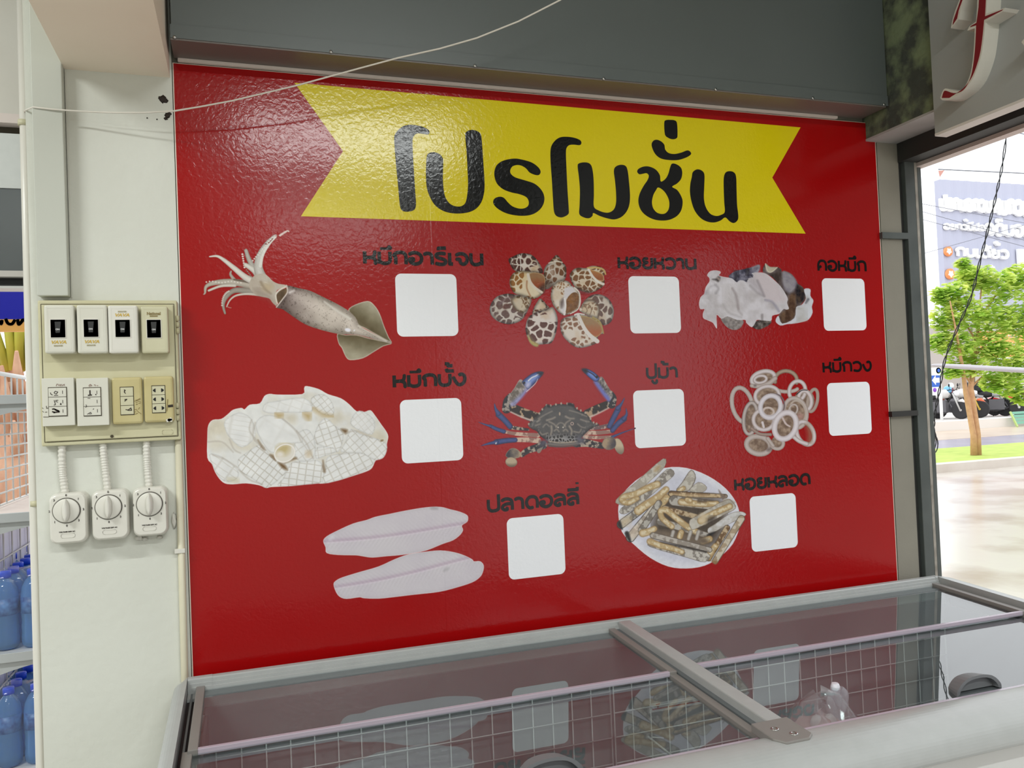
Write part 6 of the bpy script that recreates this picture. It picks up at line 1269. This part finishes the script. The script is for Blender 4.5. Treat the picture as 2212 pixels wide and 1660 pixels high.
# motorbikes
K_blk = mat('black_tyre', (44, 42, 44), 0.7); K_chr = mat('bright_chrome', (206, 206, 208), 0.25, metal=.7); K_eng = mat('dark_engine', (92, 90, 94), 0.5)
def bike(name, label, px, py, rz, body, rim, fork, acc, scooter=False, seat=(40, 38, 40)):
    g = at(px, py, z=PZ); t = thing(name, label, 'motorbike', tuple(g), 'motorbikes parked across the street'); t.rotation_euler[2] = math.radians(rz)
    mb_ = mat('paint_%d_%d_%d' % body, body, 0.3); mr = mat('rim_%d_%d_%d' % rim, rim, 0.35); mf = mat('fork_%d_%d_%d' % fork, fork, 0.3); ma = mat('paint_%d_%d_%d' % acc, acc, 0.35)
    o = Vector(g)
    def B(mb, nm, m, par=t): 
        mb.v = [tuple(Vector(p) + o) for p in mb.v]; return mb.build(nm, m, par)
    R = .25 if scooter else .30
    for x, nm in ((.66, 'wheel'), (-.62, 'wheel')):
        q = MB(); q.lathe([(R - .07, -.04), (R - .02, -.055), (R, -.03), (R, .03), (R - .02, .055), (R - .07, .04)], (x, 0, R), 'y', 22); w = B(q, nm, K_blk)
        q = MB(); q.lathe([(R - .09, -.03), (R - .065, -.035), (R - .065, .035), (R - .09, .03), (R - .09, -.03)], (x, 0, R), 'y', 22)
        for k in range(5): a = 2 * math.pi * k / 5; q.bar((x, 0, R), (x + (R - .08) * math.cos(a), 0, R + (R - .08) * math.sin(a)), .03, .03)
        q.lathe([(.0001, -.05), (.04, -.05), (.04, .05), (.0001, .05)], (x, 0, R), 'y', 12); B(q, 'rim', mr, w)
    q = MB()
    for s in (-.07, .07): q.tube([(.66, s, R), (.50, s, .72), (.44, s, .88)], .028, 8)
    B(q, 'fork', mf)
    q = MB(); q.tube([(.40, -.34, .98), (.44, -.18, 1.0), (.46, 0, .96), (.44, .18, 1.0), (.40, .34, .98)], .016, 7); B(q, 'handlebar', K_blk)
    for s in (-1, 1):
        q = MB(); q.tube([(.43, s * .24, .99), (.45, s * .30, 1.12)], .007, 6); q.lathe([(.055, -.012), (.06, .0), (.0001, .012)], (.45, s * .31, 1.15), 'x', 12); B(q, 'mirror', K_blk)
    q = MB(); q.lathe([(.0001, .09), (.06, .08), (.09, .0), (.07, -.05), (.0001, -.05)], (.53, 0, .86), 'x', 14); B(q, 'headlight', mat('headlight_white', (236, 236, 238), 0.2))
    if scooter:
        q = MB(); q.prism([(.55, .30), (.48, .85), (.36, .95), (.30, .80), (.34, .36), (.10, .26), (-.15, .28), (-.25, .55), (-.70, .66), (-.82, .60), (-.60, .38), (-.30, .20), (.30, .18)], lambda p: (p[0], -.17, p[1]), lambda p: (p[0], .17, p[1])); B(q, 'body_panels', mb_)
        q = MB(); q.tube([(.62, 0, .56), (.72, 0, .52), (.86, 0, .40)], [.09, .10, .04], 8); B(q, 'front_mudguard', mb_)
    else:
        q = MB(); q.tube([(.30, 0, .78), (.16, 0, .86), (-.04, 0, .82), (-.14, 0, .74)], [.07, .16, .15, .07], 12); B(q, 'tank', mb_)
        q = MB(); q.box((-.22, -.16, .24), (.24, .16, .60)); q.tube([(.24, .1, .5), (.36, .12, .3), (.0, .16, .2), (-.5, .17, .26), (-.8, .17, .34)], .035, 8); B(q, 'engine', K_eng)
        q = MB(); q.tube([(-.38, 0, .72), (-.60, 0, .80), (-.80, 0, .90)], [.10, .09, .03], 10); B(q, 'tail', ma)
        q = MB(); q.tube([(.44, 0, .88), (.25, 0, .6), (-.2, 0, .5), (-.35, 0, .72)], .03, 7); q.bar((-.62, .09, R), (-.1, .09, .42), .04, .06); q.bar((-.62, -.09, R), (-.1, -.09, .42), .04, .06); B(q, 'frame', K_blk)
        q = MB(); q.tube([(.60, 0, .60), (.70, 0, .62), (.84, 0, .50)], [.05, .07, .03], 8); B(q, 'front_mudguard', ma)
    q = MB(); q.tube([(-.06, 0, .80), (-.25, 0, .78), (-.50, 0, .82), (-.66, 0, .86)], [.09, .12, .11, .06], 10); B(q, 'seat', mat('seat_%d_%d_%d' % seat, seat, 0.6))
    q = MB(); q.tube([(-.05, .12, .25), (-.12, .30, .0)], .014, 6); B(q, 'side_stand', K_blk)
    return t
K = []
K.append(bike('motorbike', 'pale grey and white motorbike at the left end of the parked row', 2034, 906, -72, (214, 210, 208), (210, 206, 202), (200, 198, 196), (216, 212, 210)))
K.append(bike('motorbike', 'white motorbike with gold wheels and gold front fork', 2070, 904, -56, (236, 234, 232), (226, 196, 96), (232, 196, 90), (232, 110, 70)))
K.append(bike('motorbike', 'black and white motorbike behind the forked tree stems', 2126, 900, -56, (226, 226, 224), (196, 196, 196), (220, 220, 220), (140, 190, 90)))
K.append(bike('motorbike', 'grey motorbike with a white front wheel and red hub right of the tree stems', 2154, 900, -50, (196, 196, 200), (232, 226, 226), (232, 232, 232), (206, 206, 210)))
K.append(bike('motorbike', 'red scooter at the right end of the parked row', 2192, 897, -40, (226, 40, 44), (150, 150, 156), (70, 70, 74), (226, 40, 44), True))
K.append(bike('motorbike', 'red scooter cut off by the right picture edge', 2222, 890, -40, (216, 46, 60), (150, 150, 156), (70, 70, 74), (216, 46, 60), True))
K.append(bike('motorbike', 'dark motorbike standing behind the white one with gold wheels', 2050, 886, -56, (120, 40, 52), (90, 90, 94), (90, 90, 94), (40, 40, 44)))
def on_bike(t, lx, lz, ly=0.0):
    a = t.rotation_euler[2]; return (t.location.x + lx * math.cos(a) - ly * math.sin(a), t.location.y + lx * math.sin(a) + ly * math.cos(a), t.location.z + lz)
def helmet(t, lx, lz, col, label, ly=0.0):
    q = MB(); q.lathe([(.0001, -.115), (.09, -.115), (.125, -.07), (.135, .0), (.11, .09), (.06, .125), (.0001, .135)], on_bike(t, lx, lz + .115, ly), 'z', 14)
    tag(q.build('helmet', mat('helmet_%d_%d_%d' % col, col, 0.3)), label, 'helmet', 'helmets on the parked motorbikes')
def luggage(t, lx, lz, s, label):
    c = on_bike(t, lx, lz); tag(MB().box((c[0] - s, c[1] - s * .8, c[2]), (c[0] + s, c[1] + s * .8, c[2] + s * 1.3)).build('luggage_box', mat('black_luggage', (30, 30, 34), 0.6), None, .05), label, 'luggage', 'luggage boxes on the parked motorbikes')
helmet(K[6], .12, .99, (226, 232, 240), 'white helmet resting on the dark motorbike at left'); helmet(K[1], -.28, .88, (120, 186, 230), 'light blue helmet on the seat of the white and gold motorbike')
helmet(K[2], .10, 1.0, (232, 230, 232), 'white helmet on the motorbike behind the tree stems'); helmet(K[3], .12, 1.0, (232, 228, 232), 'white helmet on the grey motorbike with the white front wheel'); helmet(K[2], -.32, .91, (110, 176, 226), 'light blue helmet on the motorbike behind the tree stems')
luggage(K[3], -.60, .885, .26, 'large black luggage bag on the grey motorbike'); luggage(K[4], -.58, .90, .22, 'black top box on the red scooter'); luggage(K[0], -.60, .885, .2, 'black top box on the pale motorbike at left')
# white and blue direction sign on a post
sy = k0 + 1.0; p0 = at(2023, 830, y=sy); rs = thing('direction_sign', 'blue road sign with a white left arrow on a white post beside the shop-front rail', 'road sign', (p0.x + .08, sy, PZ))
MB().tube([(p0.x + .2, sy + .05, PZ), (p0.x + .2, sy + .05, at(2023, 794, y=sy).z)], .05, 10).build('post', B_w, rs)
a, b = at(2004, 812, y=sy), at(2031, 836, y=sy); MB().box((a.x, sy - .02, b.z), (b.x, sy + .0, a.z)).build('arrow_panel', mat('road_sign_blue', (40, 96, 196), 0.4), rs)
c = at(2020, 822, y=sy); w = .16; q = MB(); q.prism([(c.x - w, c.z), (c.x, c.z + w), (c.x, c.z + w * .5), (c.x + w, c.z + w * .5), (c.x + w, c.z - w * .5), (c.x, c.z - w * .5), (c.x, c.z - w)], lambda p: (p[0], sy - .028, p[1]), lambda p: (p[0], sy - .018, p[1])); q.build('white_arrow', B_w, rs)
a, b = at(2004, 795, y=sy), at(2031, 811, y=sy); MB().box((a.x, sy - .02, b.z), (b.x, sy, a.z)).build('white_panel', B_w, rs); c = at(2026, 801, y=sy); MB().lathe([(.10, -.01), (.06, -.01), (.06, .0), (.10, .0)], (c.x, sy - .022, c.z), 'y', 16).build('blue_ring', mat('road_sign_blue', (40, 96, 196), 0.4), rs)
a, b = at(2004, 837, y=sy), at(2030, 854, y=sy); MB().box((a.x, sy - .02, b.z), (b.x, sy, a.z)).build('lower_panel', B_w, rs); c = at(2018, 843, y=sy); MB().lathe([(.0001, -.012), (.07, -.012), (.07, 0)], (c.x, sy - .022, c.z), 'y', 14).build('purple_dot', mat('purple_print', (140, 70, 200), 0.5), rs)
# green slatted bench and concrete pot
gb = at(2200, 922, z=GZ + .02); bn = thing('park_bench', 'pale green slatted bench at the right picture edge across the road', 'bench', tuple(gb))
O_grn = mat('pale_green_paint', (130, 190, 168), 0.5)
for k in range(4): a, b = at(2186 + 3 * k, 893 + 7 * k, y=gb.y + .25 - .06 * k), at(2262, 888 + 7 * k, y=gb.y + .25 - .06 * k); q = MB(); q.bar(tuple(a), tuple(b), .02, .085); q.build('slat', O_grn, bn)
for px in (2192, 2250): q = MB(); a, b = at(px - 10, 890, y=gb.y + .28), at(px + 6, 924, y=gb.y); q.bar(tuple(a), (b.x, b.y, GZ + .012), .05, .05); q.build('leg', mat('yellow_green_paint', (176, 200, 120), 0.5), bn)
cp_ = at(2170, 921, z=GZ + .02); o = MB().lathe([(.16, 0), (.20, .05), (.22, .26), (.24, .28), (.20, .28), (.17, .22), (.0001, .20)], (cp_.x, cp_.y, GZ + .011), 'z', 18).build('concrete_pot', mat('grey_concrete', (186, 178, 172), 0.8)); tag(o, 'grey concrete pot left of the green bench', 'pot')
# tapered steel pole across the view, cable, wires, bunting
A, Bp = at(2010, 789, y=5.6), at(2240, 802, y=5.0); q = MB(); d = Bp - A
q.tube([tuple(A + d * t) for t in (0, .03, .12, .3, 1, 2.2)], [.004, .016, .024, .030, .031, .031], 14); pl = thing('barrier_pole', 'grey steel pole with a tapered tip crossing in front of the street tree', 'pole', (A.x + d.x * 2.2, A.y + d.y * 2.2, GZ))
q.build('arm', mat('galvanised_steel', (186, 182, 186), 0.3, metal=.3), pl); e = A + d * 2.1; MB().box((e.x - .06, e.y - .06, GZ), (e.x + .06, e.y + .06, e.z + .05)).build('post', O_kerb, pl)
bc = thing('black_cable', 'loose twisted black cable hanging beside the shop-front rail', 'cable', tuple(at(2020, 960, y=.45)))
CP = cr([(2178, 260), (2166, 352), (2152, 420), (2136, 488), (2118, 560), (2098, 640), (2070, 705), (2042, 775), (2030, 840), (2020, 890), (2016, 930)], 8, False)
for s in (0, 1):
    q = MB(); q.tube([tuple(at(x + 2.2 * math.sin(i * .8 + s * math.pi), y, y=.45)) for i, (x, y) in enumerate(CP)], .0022, 6); q.build('strand', M_black, bc)
q = MB()
for k in range(3): q.tube([tuple(at(2016 + (7 + 2 * k) * math.cos(t) * (.5 + .2 * k), 942 + 9 * k + 20 * math.sin(t), y=.45 + .01 * k)) for t in np.linspace(0, 6.28, 22)], .0022, 6)
q.build('coil', M_black, bc)
WR = mat('street_wire', (120, 122, 134), 0.7)
for k, (x0, y0, x1_, y1) in enumerate(((2026, 447, 2240, 487), (2030, 468, 2240, 527), (2040, 487, 2240, 540), (2034, 537, 2200, 490))):
    a, b = at(x0, y0, y=38 + k), at(x1_, y1, y=38 + k); d = b - a; o = MB().tube([tuple(a - d * 3), tuple(a + d * 4)], .018, 6).build('power_line', WR); tag(o, ['highest power line crossing the sign building', 'middle power line crossing the sign building', 'lowest falling power line crossing the sign building', 'power line rising to the right past the orange discs'][k], 'wire', 'power lines in front of the sign building')
a, b = at(2027, 366, y=14), at(2240, 376, y=14); bl = thing('bunting_pole', 'thin grey horizontal pole with a small red pennant under the white sky', 'pole', tuple(a)); q = MB(); q.tube([tuple(a), tuple(a + (b - a) * 3)], .014, 8); q.build('rod', WR, bl)
MB().box((a.x + (b.x - a.x) * 2.99, 13.9 + (b.y - a.y) * 2.9, GZ), (a.x + (b.x - a.x) * 2.99 + .06, 13.96 + (b.y - a.y) * 2.9, b.z)).build('post', WR, bl)
q = MB(); p1, p2, p3 = at(2027, 369, y=14), at(2040, 368, y=14), at(2030, 383, y=14); q.prism([(p1.x, p1.z), (p2.x, p2.z), (p3.x, p3.z)], lambda p: (p[0], 13.995, p[1]), lambda p: (p[0], 14.003, p[1])); q.build('pennant', mat('faded_red_pennant', (206, 150, 140), 0.7), bl)
c = at(2174, 288, y=1.2); lm = thing('globe_lamp', 'small pale globe hanging under the shop header at upper right', 'lamp', tuple(c)); q = MB(); q.lathe([(.0001, .02), (.014, .014), (.019, 0), (.014, -.014), (.0001, -.02)], tuple(c), 'z', 14); q.build('globe', mat('pale_green_globe', (196, 204, 192), 0.4), lm); q = MB(); q.tube([(c.x, c.y, c.z + .018), (c.x - .1, .05, 2.145)], .003, 6); q.build('hanger', WR, lm)
bpy.context.view_layer.update()
